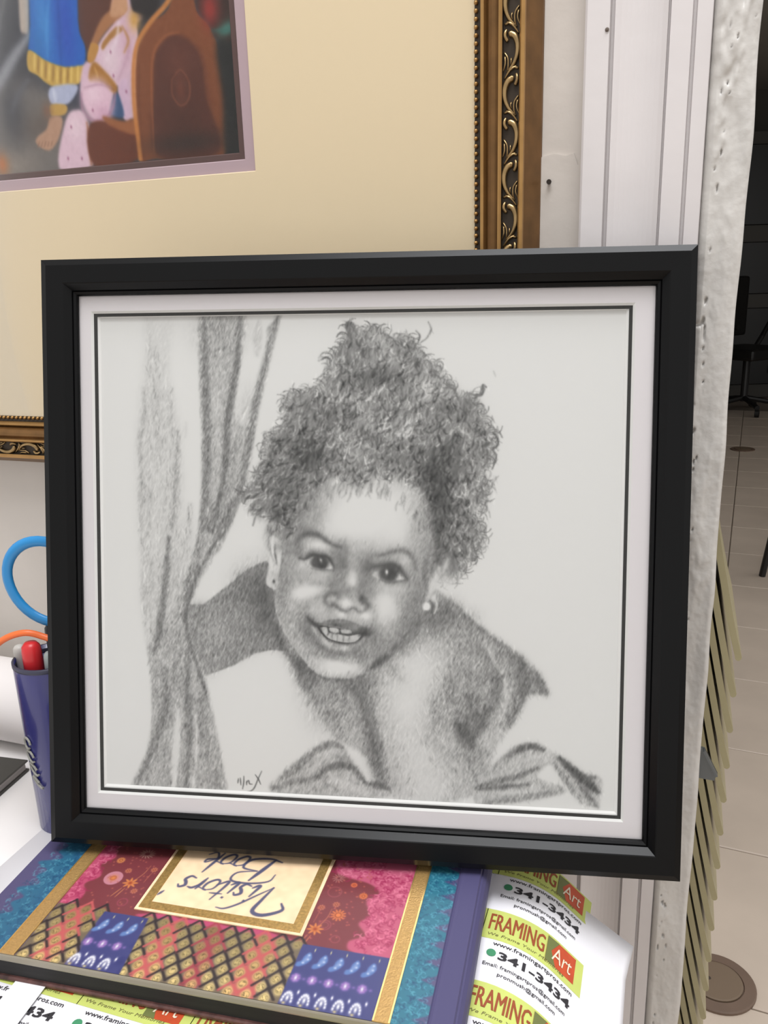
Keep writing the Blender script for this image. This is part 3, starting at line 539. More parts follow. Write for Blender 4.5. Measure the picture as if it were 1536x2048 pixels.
# ------------------------------------------------------------------ cover of the visitors' book, drawn in millimetres (s across, t up from the front edge)
BO = np.array([-0.2548, 0.3895]); BA = math.radians(-14.0); BS = np.array([math.cos(BA), math.sin(BA)]); BT = np.array([-BS[1], BS[0]])
BW, BD, BTOP = 289.0, 208.0, CAM_Z-0.357
def book(s, t, z): p = BO+BS*s/1000+BT*t/1000; return np.array([p[0], p[1], z])
TC = 132.0
def paint_cover(k=2.5):
    W, H = int(BW*k), int(TC*k); Hm = np.array([[k, 0, 0], [0, -k, H], [0, 0, 1.0]])
    cv = Canvas(W, H, Hm, (86, 80, 122), seed=5); P, L, B = cv.poly, cv.line, cv.blob; g = cv.rng; foil = np.zeros((H, W))
    R = lambda s0, s1, t0, t1, c, soft=.2: P([(s0, t0), (s1, t0), (s1, t1), (s0, t1)], c, soft, 1, False)
    # teal lace bands at both ends
    edge = [(33, -2)]+[q for i in range(12) for q in ((12-6*(i % 2 == 0)+g.normal(0, 1), i*12.0), (17+g.normal(0, 1), i*12.0+6))]+[(33, 140)]
    P(edge, (44, 106, 140), .5, 1, True); P([(25, -2), (33, -2), (33, 140), (25, 140)], (40, 92, 134), 2, .6, False)
    edge = [(256, -2)]+[q for i in range(11) for q in ((276.5, i*12.6-1), (274.5, i*12.6+2.4), (266.5, i*12.6+5.2), (274, i*12.6+8.6))]+[(256, 140)]
    P(edge, (42, 116, 140), .4, 1, False)
    for lo, hi, n in ((9, 31, 420), (257, 274, 460)):
        for _ in range(n):
            s, t = g.uniform(lo, hi), g.uniform(0, TC); an = g.uniform(0, 6.28); q = [(s+i*.8*math.cos(an+i*.6), t+i*.8*math.sin(an+i*.6)) for i in range(4)]
            L(q, (92, 170, 190) if g.random() < .5 else (24, 74, 112), .5, .25, .7)
    # maroon field, pink paisley, flowers
    R(41, 248, 41, TC+2, (130, 58, 64)); P([(41, 41), (49, 41), (52, 52), (47, 60), (53, 68), (47, 78), (53, 86), (48, 96), (54, 106), (50, 135), (41, 135)], (198, 78, 112), .5)
    P([(226, 41), (222, 48), (230, 54), (224, 62), (229, 70), (224, 80), (230, 88), (222, 95), (206, 98), (198, 104), (196, 135), (249, 135), (249, 41)], (202, 92, 122), .6)
    P([(96, 41), (110, 46.5), (122, 44.5), (136, 47), (150, 45), (166, 47), (182, 44), (192, 41)], (196, 74, 112), .5)
    for _ in range(420):
        q_ = g.random()
        if q_ < .6: s, t = g.uniform(226, 247), g.uniform(42, 108)
        elif q_ < .8: s, t = g.uniform(198, 228), g.uniform(98, 120)
        else: s, t = g.uniform(42, 50), g.uniform(42, 108)
        an = g.uniform(0, 6.28); cu = g.choice((-1, 1))*g.uniform(.4, 1); r = g.uniform(.7, 1.3); q = [(s, t)]
        for i in range(5): q.append((q[-1][0]+r*math.cos(an+i*cu), q[-1][1]+r*math.sin(an+i*cu)))
        L(q, (166, 40, 84) if g.random() < .6 else (238, 130, 158), .7, .3, .75)
    def ring(s, t, r, c, w=.6): L([(s+r*math.cos(i*.5236), t+r*math.sin(i*.5236)) for i in range(13)], c, w, .25, .9, False)
    def sun(s, t, r, c, n=12):
        for i in range(n): L([(s, t), (s+r*math.cos(i*6.283/n), t+r*math.sin(i*6.283/n))], c, .9, .25, .9, False, False)
        B(s, t, r*.5, r*.5, c, 1); ring(s, t, r*.42, (130, 50, 40), .4)
    for r in (9, 7.8, 6.6, 5.4, 4.2): ring(62, 68, r*.62, (222, 150, 168), .75)
    B(62, 68, 2.2, 2.2, (226, 130, 70), 1)
    sun(224.5-14, 66, 4.2, (232, 128, 70)); sun(58, 84, 2.3, (226, 140, 80)); sun(230-9, 84, 2.2, (230, 120, 64)); sun(213, 92, 1.6, (226, 110, 70)); ring(203, 84, 4.2, (168, 84, 90), .5); ring(205, 57, 3.6, (166, 80, 88), .6); ring(205, 57, 2.2, (166, 80, 88), .5); ring(79, 50, 3, (170, 70, 90), .5); ring(214, 48, 2.6, (164, 76, 84), .5)
    for i in range(14): a = i*6.283/14; L([(72+2*math.cos(a), 93+1.6*math.sin(a)), (72+5.4*math.cos(a+.35), 93+4.2*math.sin(a+.35))], (218, 180, 160), .6, .25, .8)
    for i in range(12): a = i*6.283/12; L([(202+1.2*math.cos(a), 96+1.2*math.sin(a)), (202+4*math.cos(a+.35), 96+4*math.sin(a+.35))], (206, 150, 140), .4, .25, .8)
    for s, t in ((75, 66), (200.5, 53)):
        for i in range(8): a = i*.785+.2; L([(s, t), (s+4.6*math.cos(a), t+4.2*math.sin(a))], (232, 140, 72), 1.5, .3, .95)
        L([(s, t), (s+4, t+9), (s+5, t+17)], (214, 130, 90), .45, .2, .8); L([(s-3, t-5), (s-6, t-13)], (232, 150, 90), .5, .2, .8); L([(s-1, t-5), (s-3, t-13)], (232, 150, 90), .5, .2, .8); B(s, t, 1.2, 1.2, (160, 60, 40), 1)
    for s, t in ((84, 80), (199, 70), (68, 76), (81, 60), (207, 74)): sun(s, t, 1.8, (206, 120, 90), 8)
    for s, t, h in ((84, 80, 12), (199, 70, 12)): L([(s, t-2), (s-1, t-h)], (206, 120, 90), .35, .2, .8)
    for _ in range(60): B(g.uniform(54, 88), g.uniform(44, 110), .5, .5, (190, 96, 84), .8)
    for _ in range(60): B(g.uniform(197, 222), g.uniform(44, 110), .5, .5, (190, 96, 84), .8)
    # woven band along the front edge
    cols = [(41, 51.5, 0), (51.5, 65.5, 1), (65.5, 72.5, 0), (101.5, 112.5, 0), (112.5, 125.5, 1), (125.5, 141, 0), (141, 152, 2), (152, 168, 0), (168, 184, 1), (184, 197.5, 0)]
    base = [(120, 104, 84), (190, 100, 92), (152, 76, 78)]; lat = [(52, 42, 44), (206, 92, 92), (172, 66, 76)]
    for s0, s1, c in cols: R(s0, s1, -2, 42, base[c], .3)
    def colr(s):
        for s0, s1, c in cols:
            if s0 <= s < s1: return c
        return None
    pit, row = 10.3, 6.3
    for j in range(0, 8):
        for i in range(-1, 17):
            s = 45+pit*i+(j % 2)*pit/2+ (0.14*(j*row)); t = 2.2+row*j; c = colr(s)
            if c is None or t > 41: continue
            b = 1.0-0.055*j  # foil sheen painted in: medallions get brighter towards the front edge
            g0 = [(238, 208, 138), (240, 196, 126), (226, 176, 118)][c]
            B(s, t, 2.7, 3.4, [x*b for x in g0], 1, 0, 2.2); cc = cv.T([(s, t)])[0]; y, x = np.mgrid[0:H, 0:W]; m = np.exp(-.7*((((x-cc[0])/(2.7*k))**2+((y-cc[1])/(3.4*k))**2)**2.2)); foil = np.maximum(foil, m*.75)
            for _ in range(5):
                a = g.uniform(0, 6.28); L([(s+1.6*math.cos(a), t+2.1*math.sin(a)), (s+.8*math.cos(a+.9), t+1.1*math.sin(a+.9))], [x*.5 for x in g0], .45, .2, .8)
            ring(s, t, 2.0, [x*.62 for x in g0], .35)
    for j in range(0, 8):
        for i in range(-1, 18):
            s = 45+pit*i+(j % 2)*pit/2+0.14*(j*row); t = 2.2+row*j; c = colr(s)
            if c is None or t > 46: continue
            for ds in (-1, 1):
                q = [(s+ds*pit/2, t), (s, t+row)] if True else None
                L(q, lat[c], 1.5, .35, .95, False, False)
    # indigo panels with paisleys, little flowers and beaded arches
    for s0, s1 in ((72.5, 101.5), (197.5, 248)):
        P([(s0+4*(s0 < 90), -2), (s1+5*(s0 < 90), -2), (s1, 41), (s0, 41)], (66, 68, 126), .3, 1, False)
        n = int((s1-s0)/9.2)
        for i in range(n+1):
            s = s0+3.5+9.2*i
            if s > s1-2: continue
            P([(s+2.5, 36), (s+4.4, 32), (s+2.5, 28), (s-1, 25.5), (s-3, 26), (s-2.6, 28.4), (s-.8, 29.5), (s, 33)], (96, 128, 188), .4); P([(s+2, 34), (s+3, 31.5), (s+1.4, 29), (s-.4, 28)], (128, 150, 200), .4)
            for q in ((s+2.4, 34), (s+2.6, 31), (s+.6, 28.4)): B(*q, .6, .6, (190, 200, 226), .9)
            for a in range(7): B(s+1.7*math.cos(a*.9), 18+1.9*math.sin(a*.9), .95, .95, (156, 112, 186), 1)
            B(s, 18, .7, 1.3, (232, 222, 236), 1); B(s+4.6, 18, .8, .8, (126, 100, 170), .9)
            for a in range(9):
                an = math.pi*a/8; B(s+2.5*math.cos(an), 4.6+5.2*math.sin(an)-1.5, .62, .95, (236, 234, 240), 1)
            B(s, 5.0, .8, 1.7, (240, 238, 240), 1); B(s+4.6, 9.4, .55, 1.1, (240, 236, 240), 1); B(s-1, 1.6, .8, .7, (220, 200, 140), .9); B(s+4.6, 38, .3, 1, (226, 214, 150), .9)
    return np.clip(cv.a, 8, 250), foil

def paint_title(k=4.0):
    """cream title plate 106 x 62 mm, lettering upright here; the plate is later laid turned round with the book"""
    W, H = int(106*k), int(70*k); cv = Canvas(W, H, np.array([[k, 0, 0], [0, k, 0], [0, 0, 1.0]]), (238, 206, 168), seed=9); L = cv.line; g = cv.rng
    n = blur(g.standard_normal((H, W)), 6); cv.a += (n/n.std()*3)[..., None]
    ink = (74, 76, 104)
    def S(pts, w=1.3, o=(0, 0), sc=1.0):
        q = [(o[0]+sc*(x-0.36*y), o[1]+sc*y) for x, y in pts]; L(q, ink, w*1.35, .3, .95)
    bl = (22, 53)                                     # baseline of the upper word: y grows downward, so glyph y is negative upward
    def glyphs(word, o, sc):
        x = 0
        for ch in word:
            if ch == 'V':
                S([(x-6, -9), (x-9, -13), (x-3, -17.5), (x+3, -16), (x+4, -9), (x+4.4, 0)], 2.0, o, sc); S([(x+4.4, 0), (x+8, -6), (x+12, -13), (x+16, -17), (x+20, -17)], 1.1, o, sc); x += 11
            elif ch == 'B':
                S([(x+3, -16), (x+2, -8), (x+1, 0)], 2.1, o, sc); S([(x-6, -10), (x-6, -15), (x+2, -18), (x+11, -17.5), (x+12, -12), (x+4, -9.2)], 1.2, o, sc); S([(x+4, -9.2), (x+12, -8), (x+12, -2), (x+4, .4), (x-3, -1)], 1.4, o, sc); x += 14
            elif ch == 'i':
                S([(x, -7.5), (x-.2, -1), (x+.8, -.2), (x+2.4, -2)], 1.8, o, sc); S([(x+.1, -11), (x+.6, -10.4)], 1.7, o, sc); x += 4.6
            elif ch == 's':
                S([(x+4, -6.6), (x+2.4, -8), (x+.6, -6.6), (x+1.6, -4.6), (x+3.4, -2.6), (x+2.2, -.2), (x-.8, -1)], 1.7, o, sc); x += 6.2
            elif ch == 't':
                S([(x, -13), (x-.2, -3), (x+.8, -.2), (x+4, -3.4)], 1.5, o, sc); S([(x-2.4, -8.6), (x+3.4, -9)], 1, o, sc); x += 4.6
            elif ch == 'o':
                S([(x+2, -7.6), (x-.6, -6), (x-.4, -1.4), (x+2, -.1), (x+4.4, -3), (x+4, -6.8), (x+2, -7.6), (x+6.6, -6.4)], 1.3, o, sc); x += 7
            elif ch == 'r':
                S([(x, -7.8), (x, 0)], 1.7, o, sc); S([(x, -4), (x+2, -7.4), (x+4.6, -7.2)], 1.4, o, sc); x += 6
            elif ch == 'k':
                S([(x, -15), (x, 0)], 1.5, o, sc); S([(x, -4), (x+4, -8), (x+4.6, -6), (x+.6, -4.4), (x+3.6, -.2), (x+6.6, -2.4)], 1.2, o, sc); x += 7
            elif ch == "'":
                S([(x+1, -15), (x+.4, -12)], 1.3, o, sc); x += 3
    glyphs("Visitors'", (24, 33), 1.3); glyphs('Book', (36, 57), 1.3)
    return np.clip(cv.a, 20, 250)
# ------------------------------------------------------------------ the room
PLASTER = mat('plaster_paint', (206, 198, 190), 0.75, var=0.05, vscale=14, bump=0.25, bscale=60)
GLOSSW = mat('white_gloss_paint', (212, 206, 205), 0.38, var=0.03, vscale=20, bump=0.12, bscale=45)
TILE = mat('cream_floor_tile', (204, 188, 172), 0.45, var=0.08, vscale=6, bump=0.05, bscale=25)
GROUT = mat('grout', (138, 126, 113), 0.9)
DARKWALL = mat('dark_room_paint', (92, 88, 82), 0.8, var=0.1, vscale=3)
CEIL = mat('ceiling_board', (190, 186, 178), 0.85)

floor = obj('floor', *box_vf((-3.2, -2.8, -0.06), (10.2, 0, 0), (0, 12.4, 0), (0, 0, 0.055)), GROUT); tag(floor, kind='structure', label='cream tiled floor seen through the doorway')
# tiles: 40 cm squares laid 24 degrees off the view, each a slab with its own edge
TA = math.radians(-24); ts, tn = np.array([math.cos(TA), math.sin(TA), 0]), np.array([-math.sin(TA), math.cos(TA), 0])
tv, tf = box_vf((-0.198, -0.195, -0.008), (0.396, 0, 0), (0, 0.390, 0), (0, 0, 0.008))
rot = np.array([ts, tn, [0, 0, 1]]); tme = bpy.data.meshes.new('tile'); tme.from_pydata((tv@rot).tolist(), [], tf)
bm = bmesh.new(); bm.from_mesh(tme); bmesh.ops.bevel(bm, geom=[e for e in bm.edges if all(v.co.z > -0.001 for v in e.verts)], offset=0.002, segments=1, affect='EDGES'); bm.to_mesh(tme); bm.free(); tme.materials.append(TILE)
for i in range(-3, 6):
    for j in range(1, 18):
        c = ts*(-0.015+0.2+0.4*i)+tn*(1.178-0.39*1+0.195+0.393*(j-1)); c = c+np.array([0, 0, 0.0025])
        if c[1] > 0.55 and c[1] < 7.8 and -0.3 < c[0] < 4.6: link('tile', tme, None, floor, origin=c)
rest = []
for a0, a1, n0, n1 in ((-1.215, 2.385, -3.2, 0.78),): rest.append(box_vf(ts*a0+tn*n0+np.array([0, 0, -0.004]), ts*(a1-a0), tn*(n1-n0), (0, 0, 0.0055)))
obj('tile_field', *join(rest), TILE, floor)['kind'] = 'stuff'

# wall that the pictures hang on
zb, zt = -CAM_Z, 1.55
wl = obj('wall_back', *box_vf(wall(-2.6, zb), WD*2.62, -WN*0.10, (0, 0, zt-zb)), PLASTER); tag(wl, kind='structure', label='white plaster wall behind the table')
# plaster chip and skim edge near the gold frame: a slightly raised patch
pp = [(-0.083, 0.045), (-0.0595, 0.047), (-0.0585, 0.020), (-0.060, -0.06), (-0.083, -0.07)]
pp = [(-0.0835, 0.0725), (-0.075, 0.074), (-0.068, 0.0722), (-0.063, 0.0735), (-0.0605, 0.0665), (-0.0578, 0.0655), (-0.0578, -0.40), (-0.0835, -0.40)]
obj('plaster_patch', *prism(pp, wall(0, 0, -0.001), WD, np.array([0, 0, 1.0]), WN, 0.0024), PLASTER, wl)
v, f = lathe([(0.0010, -0.004), (0.0010, 0.0022), (0.0016, 0.0024), (0.0015, 0.0032)], wall(-0.0778, 0.0575, 0.001), WN, 12)
obj('nail', v, f, mat('rusty_steel', (52, 44, 38), 0.6, 0.5), wl)

# door casing: one moulded board from floor to ceiling
prof = [(-0.0573, -0.002), (-0.0573, 0.0125), (-0.0560, 0.0135), (-0.0432, 0.0138), (-0.0424, 0.0105), (-0.0408, 0.0100), (-0.0402, 0.0142)]
for k in range(11):
    t = k/10; prof.append((-0.0395+t*0.0285, 0.0142-0.0052*math.sin(math.pi*t)**0.8))
prof += [(-0.0108, 0.0120), (-0.0098, 0.0118), (-0.0094, 0.0152), (0.0020, 0.0156), (0.0026, 0.0128), (0.0040, 0.0126), (0.0046, 0.0160), (0.0126, 0.0165), (0.0130, 0.0160), (0.0130, -0.002)]
V = []; F = []; zs = [zb, -0.6, -0.3, 0.0, 0.1, 0.2, 0.3, zt]
for z in zs: V += [wall(a, z, p) for a, p in prof]
n = len(prof)
for r in range(len(zs)-1):
    for i in range(n-1): F.append((r*n+i, r*n+i+1, (r+1)*n+i+1, (r+1)*n+i))
tr1 = recalc(obj('trim_1', V, F, GLOSSW)); tag(tr1, kind='structure', label='white moulded door casing beside the gold framed painting')
sd, sm = [], []
for a, z, w, h in ((-0.0445, 0.137, 0.0009, 0.0011),): sd.append(lathe([(0.0011, 0), (0.0012, 0.0006), (0.0004, 0.0009)], wall(a, z, 0.0137), WN, 10))
obj('paint_speck', *join(sd), mat('speck', (96, 84, 76), 0.8), tr1)

# rough old post: plaster lumps, peeled paint and pits, all real relief
rng = np.random.default_rng(4)
rows = np.concatenate([np.linspace(zb, -0.72, 6)[:-1], np.arange(-0.72, 0.27, 0.0011), np.linspace(0.27, zt, 6)[1:]])
A0, A1, NA = 0.0172, 0.0378, 30
aa = np.linspace(A0, A1, NA); h, w = len(rows), NA
def nz(sx, sz, seed):
    r = np.random.default_rng(seed); q = r.standard_normal((h, w+24)); q = blur1(blur1(q, sz, 0), sx, 1)[:, 12:12+w]; return q/q.std()
def blur1(a, s, ax):
    n_ = int(s*2.6)+1; k = np.exp(-0.5*(np.arange(-n_, n_+1)/s)**2); k /= k.sum(); return np.apply_along_axis(lambda t: np.convolve(np.pad(t, n_, mode='edge'), k, 'valid'), ax, a)
lump = nz(6, 14, 1); med = nz(1.7, 2.6, 2); fine = nz(0.8, 0.9, 3)
upper = np.clip((rows[:, None]-0.02)/0.12, 0, 1)           # the plaster is lumpiest high up
left = np.clip(1.25-np.abs(np.linspace(0, 1, w)[None, :]-0.35)*2.2, 0, 1)
left2 = np.exp(-((np.linspace(0, 1, w)[None, :]-(0.16+0.22*upper))/0.17)**2)
peel = 1/(1+np.exp(-(lump+0.5*med-0.65)*9))
zr, ar = rows[:, None], aa[None, :]
hgt = 0.0006*lump+0.00026*med*(0.30+upper)*(0.35+left)+0.0012*peel*(0.20+0.80*upper)*(0.2+0.8*left)+0.00005*fine
pit = 1/(1+np.exp(-(nz(0.55, 1.3, 5)-1.95-2.2*np.clip(0.8-left2, 0, 1)+0.25*upper)*9)); hgt -= 0.0026*pit
edge = np.clip((np.linspace(0, 1, w)-0.86)/0.14, 0, 1)[None, :]; hgt = hgt-0.002*edge**2
V = [wall(aa[j]+0.0004*lump[i, -1]*(j/(w-1))**3, rows[i], 0.0188+hgt[i, j]) for i in range(h) for j in range(w)]
F = [(i*w+j, (i+1)*w+j, (i+1)*w+j+1, i*w+j+1) for i in range(h-1) for j in range(w-1)]
n0 = len(V)
for i in range(h): V += [wall(0.0129, rows[i], 0.0148), wall(A1-0.001, rows[i], -0.03)]
for i in range(h-1):
    F.append((n0+2*i, n0+2*i+2, (i+1)*w, i*w)); F.append((i*w+w-1, (i+1)*w+w-1, n0+2*i+3, n0+2*i+1)); F.append((n0+2*i+1, n0+2*i+3, n0+2*i+2, n0+2*i))
POST = mat('old_gloss_paint', (198, 194, 189), 0.3, var=0.05, vscale=25, bump=0.2, bscale=160)
po = obj('trim_2', V, F, POST, smooth=True); tag(po, kind='structure', label='rough white door post with lumpy peeling paint')
# room beyond the doorway: far wall; unseen side walls and ceiling added against ambient light
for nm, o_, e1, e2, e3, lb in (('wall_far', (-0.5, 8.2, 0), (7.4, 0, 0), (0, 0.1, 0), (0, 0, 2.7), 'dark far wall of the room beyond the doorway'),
        ('wall_right', (5.6, 3.4, 0), (0.1, 0, 0), (0, 4.8, 0), (0, 0, 2.7), 'unseen dark side wall added to keep light out of the room beyond the doorway'),
        ('wall_left', (0.30, 1.4, 0), (0.06, 0, 0), (0, 6.8, 0), (0, 0, 2.7), 'unseen dark inner wall added to keep light out of the room beyond the doorway')):
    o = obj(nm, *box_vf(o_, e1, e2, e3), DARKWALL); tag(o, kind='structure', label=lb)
o = obj('ceiling', *box_vf((0.0, 3.4, 2.7), (5.7, 0, 0), (0, 4.85, 0), (0, 0, 0.08)), CEIL); tag(o, kind='structure', label='unseen ceiling added to keep light out of the room beyond the doorway')
# ------------------------------------------------------------------ table
TABLE = mat('white_laminate', (238, 234, 232), 0.4, var=0.02, vscale=8)
P0 = np.array([0.0506, 0.4290]); SA = math.radians(-19.0); SU = np.array([math.cos(SA), math.sin(SA)]); SV = np.array([-SU[1], SU[0]])
# the table top follows the wall; its end stops short of the casing
TE = np.array([0.0506, 0.429])+SU*0.012                  # a point on the end edge
TDU, TDV = np.array([WD[0], WD[1]]), np.array([-WN[0], -WN[1]])      # along the wall, towards the wall
def tab(u, v, z): p = TE+TDU*u+TDV*v; return np.array([p[0], p[1], z])
back = (((W0[:2]-TE)@TDV)-0.002); front = -0.36
root = thing('side_table', tab(-0.6, -0.1, 0), 'white topped table under the visitors book and the framed drawing', 'table')
o = obj('table_top', *box_vf(tab(-1.5, front, ZT-0.03), np.append(TDU*1.5, 0), np.append(TDV*(back-front), 0), (0, 0, 0.03)), TABLE, root); bevel(o, 0.003, 2)
LEG = mat('grey_table_leg', (150, 148, 145), 0.5, 0.3)
for u in (-1.45, -0.06):
    for v in (front+0.03, back-0.08): obj('leg', *box_vf(tab(u, v, 0.002), np.append(TDU*0.04, 0), np.append(TDV*0.04, 0), (0, 0, ZT-0.032)), LEG, root)

# ------------------------------------------------------------------ framed pencil drawing, leaning back on the casing
TL = np.array([-0.21175552, 0.54335314, 0.02048407+CAM_Z]); FX = np.array([0.99206628, -0.12521357, -0.01122785]); FY = np.array([-0.03770, -0.21112, -0.97674])
FY = FY-FX*(FX@FY); FY /= np.linalg.norm(FY); FN = np.cross(FY, FX); FN = FN if FN[1] > 0 else -FN
FW, FH = 0.400, 0.3769
def fr(x, y, w=0.0): return TL+FX*x+FY*y+FN*w
BLACK = mat('satin_black_moulding', (8, 8, 9), 0.31, spec=0.19)
MATW = mat('white_mat_board', (226, 221, 222), 0.85); MATE = mat('mat_core_white', (240, 239, 236), 0.8); MATK = mat('black_mat_board', (38, 37, 34), 0.8)
root = thing('framed_drawing', fr(FW/2, FH, 0.011), 'black framed pencil drawing of a smiling child beside a curtain, signed at lower left', 'picture')
prof = [(0, .022), (0, .0042), (.0005, .0019), (.0044, 0), (.0152, .0002), (.0158, .0006), (.0193, .0043), (.0196, .0052), (.0202, .0048), (.0216, .0058), (.0222, .0068), (.0223, .0078), (.0223, .0080), (.0185, .0080), (.0185, .022)]
cs = [lambda d: (d, d), lambda d: (FW-d, d), lambda d: (FW-d, FH-d), lambda d: (d, FH-d)]
for k in range(4):
    a, b = cs[k], cs[(k+1) % 4]; n = len(prof)
    V = [fr(*a(d), w) for d, w in prof]+[fr(*b(d), w) for d, w in prof]
    F = [(i, (i+1) % n, n+(i+1) % n, n+i) for i in range(n)]+[tuple(range(n)), tuple(range(2*n-1, n-1, -1))]
    o = recalc(obj('frame_rail', V, F, BLACK, root, smooth=False))
def ringplate(name, r0, r1, w0, w1, m, slope=0.0012):
    """board with a rectangular bevelled window: r0 outer, r1 window (x0,y0,x1,y1), front w0, back w1"""
    def R(r, w, g=0): return [fr(r[0]-g, r[1]-g, w), fr(r[2]+g, r[1]-g, w), fr(r[2]+g, r[3]+g, w), fr(r[0]-g, r[3]+g, w)]
    V = R(r0, w0)+R(r1, w0, slope)+R(r1, w1)+R(r0, w1); F = []
    for i in range(4):
        j = (i+1) % 4; F += [(i, j, 4+j, 4+i), (4+i, 4+j, 8+j, 8+i), (8+i, 8+j, 12+j, 12+i), (12+i, 12+j, j, i)]
    return recalc(obj(name, V, F, m, root))
o = ringplate('outer_mat', (.0190, .0190, FW-.0190, FH-.0190), (.0309, .0329, .3654, .3437), .0090, .0104, MATW, .0013)
o.data.materials.append(MATE)
for p in o.data.polygons:
    if set(p.vertices) <= set(range(4, 12)): p.material_index = 1
ringplate('black_mat', (.0250, .0250, FW-.0250, FH-.0250), (.0330, .0348, .3634, .3418), .0105, .0110, MATK, 0.0)
ringplate('inner_mat', (.0260, .0260, FW-.0260, FH-.0260), (.0346, .0352, .3618, .3398), .0111, .0124, MATE, .0012)
px, py = np.meshgrid(np.linspace(.03425, .3626, 800), np.linspace(.03427, .34006, 756))
G = TL+px[..., None]*FX+py[..., None]*FY+.01245*FN
tone = paint_portrait(800, 756)
col = np.stack([tone*1.0, tone*.998, tone*.985], -1)
grid_print('pencil_drawing', G, col, print_mat('graphite_on_paper', 0.8, 0.25), root)
obj('backing_board', *box_vf(fr(.0188, .0188, .0128), FX*(FW-.0376), FY*(FH-.0376), FN*.006), mat('brown_backing', (150, 120, 84), 0.9), root)
obj('glass_pane', *box_vf(fr(.0190, .0190, .0082), FX*(FW-.0380), FY*(FH-.0380), FN*.0006), glass_mat('picture_glass', (0.99, 0.99, 0.99), 1.45, 0.42), root)

# ------------------------------------------------------------------ gold framed painting on the wall
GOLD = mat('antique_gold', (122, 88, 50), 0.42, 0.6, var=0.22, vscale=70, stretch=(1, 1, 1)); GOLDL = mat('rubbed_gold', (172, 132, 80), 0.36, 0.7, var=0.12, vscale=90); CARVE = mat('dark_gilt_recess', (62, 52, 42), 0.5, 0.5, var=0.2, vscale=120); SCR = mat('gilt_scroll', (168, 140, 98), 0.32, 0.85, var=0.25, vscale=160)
OA0, OA1, OZ0, OZ1 = -0.790, -0.0830, -0.1430, 0.583         # outer size of the frame on the wall
root = thing('gold_framed_painting', wall((OA0+OA1)/2, OZ0, 0.0), 'gold carved frame with cream mat and a colour picture of two richly dressed figures', 'picture')
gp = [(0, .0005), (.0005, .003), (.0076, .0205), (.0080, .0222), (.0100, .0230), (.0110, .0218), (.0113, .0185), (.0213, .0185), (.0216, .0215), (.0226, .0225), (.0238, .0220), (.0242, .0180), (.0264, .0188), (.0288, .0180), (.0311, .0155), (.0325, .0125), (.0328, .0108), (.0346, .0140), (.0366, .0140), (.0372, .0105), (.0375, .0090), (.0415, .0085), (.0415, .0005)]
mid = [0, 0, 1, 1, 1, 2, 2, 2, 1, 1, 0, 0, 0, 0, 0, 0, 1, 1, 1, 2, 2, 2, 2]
cc = [lambda d: (OA0+d, OZ0+d), lambda d: (OA1-d, OZ0+d), lambda d: (OA1-d, OZ1-d), lambda d: (OA0+d, OZ1-d)]
rails = []
for k in range(4):
    a, b = cc[k], cc[(k+1) % 4]; n = len(gp); S = 2
    V = [wall(*a(d), p) for d, p in gp]+[wall(*b(d), p) for d, p in gp]
    F = [(i, (i+1) % n, n+(i+1) % n, n+i) for i in range(n)]+[tuple(range(n)), tuple(range(2*n-1, n-1, -1))]
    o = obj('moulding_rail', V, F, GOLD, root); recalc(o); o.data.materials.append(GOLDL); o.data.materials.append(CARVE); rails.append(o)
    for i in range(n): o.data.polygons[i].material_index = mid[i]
# scroll ornament in the channel of the two rails in view
def px5(x, y): return ((x-850)*0.0383e-3*1.0, (y-180)*0.0383e-3)
def scroll_unit(mir):
    parts = []
    def sw(pts, r0, r1, z):
        q = np.array([px5(*p) for p in pts]); q = spline(q, 4); n = len(q); pp = np.c_[q[:, 0]*mir, q[:, 1], z+0.0014*np.sin(np.linspace(.15, math.pi-.1, n))]
        rr = np.interp(np.linspace(0, 1, n), [0, .25, 1], [r0, r0*.9, r1]); parts.append(sweep(pp, [circ(r, 6) for r in rr], up=(0, 0, 1)))
    sw([(870, 245), (800, 285), (752, 390), (752, 520), (792, 640), (850, 720), (925, 790)], .0021, .0007, .0002)
    sw([(915, 345), (945, 290), (948, 235), (930, 190)], .0012, .0009, .0007); parts.append(lathe([(.0002, 0), (.0013, .0006), (.0014, .0013), (.0006, .0021)], (mir*px5(866, 245)[0], px5(866, 245)[1], .0004), (0, 0, 1), 8))
    sw([(965, 500), (905, 590), (900, 700), (915, 770)], .0006, .0004, .0002); sw([(955, 560), (945, 670), (985, 770)], .0007, .0004, .0003); sw([(740, 740), (820, 730), (900, 800), (960, 880)], .0008, .0005, .0003); sw([(800, 140), (870, 110), (935, 70)], .0008, .0005, .0004); sw([(855, 590), (850, 640), (860, 690)], .0005, .0003, .0004)
    return join(parts)
RPIT = 0.0242; uniq = {}
def scroll_mesh(mir, horiz):
    v, f = scroll_unit(mir); v = v.copy()
    if horiz: w = v[:, :1]*np.array([[0, 0, 1]])+(-v[:, 1:2])*WD+v[:, 2:3]*WN       # along the bottom rail
    else: w = v[:, :1]*WD+v[:, 1:2]*np.array([[0, 0, -1.0]])+v[:, 2:3]*WN
    me = bpy.data.meshes.new('scroll'); me.from_pydata(w.tolist(), [], f); me.polygons.foreach_set('use_smooth', np.ones(len(f), bool)); me.materials.append(SCR)
    bm = bmesh.new(); bm.from_mesh(me); bmesh.ops.recalc_face_normals(bm, faces=bm.faces); bm.to_mesh(me); bm.free(); return me
for hz in (0, 1):
    for mi in (1, -1): uniq[hz, mi] = scroll_mesh(mi, hz)
zz = 0.1668
k = 0
while zz > OZ0+0.03:
    link('scroll', uniq[0, 1 if k % 2 == 0 else -1], None, rails[1], origin=wall(OA1-0.0163, zz, .0185)); zz -= RPIT; k += 1
zz = 0.1668+RPIT; k = 1
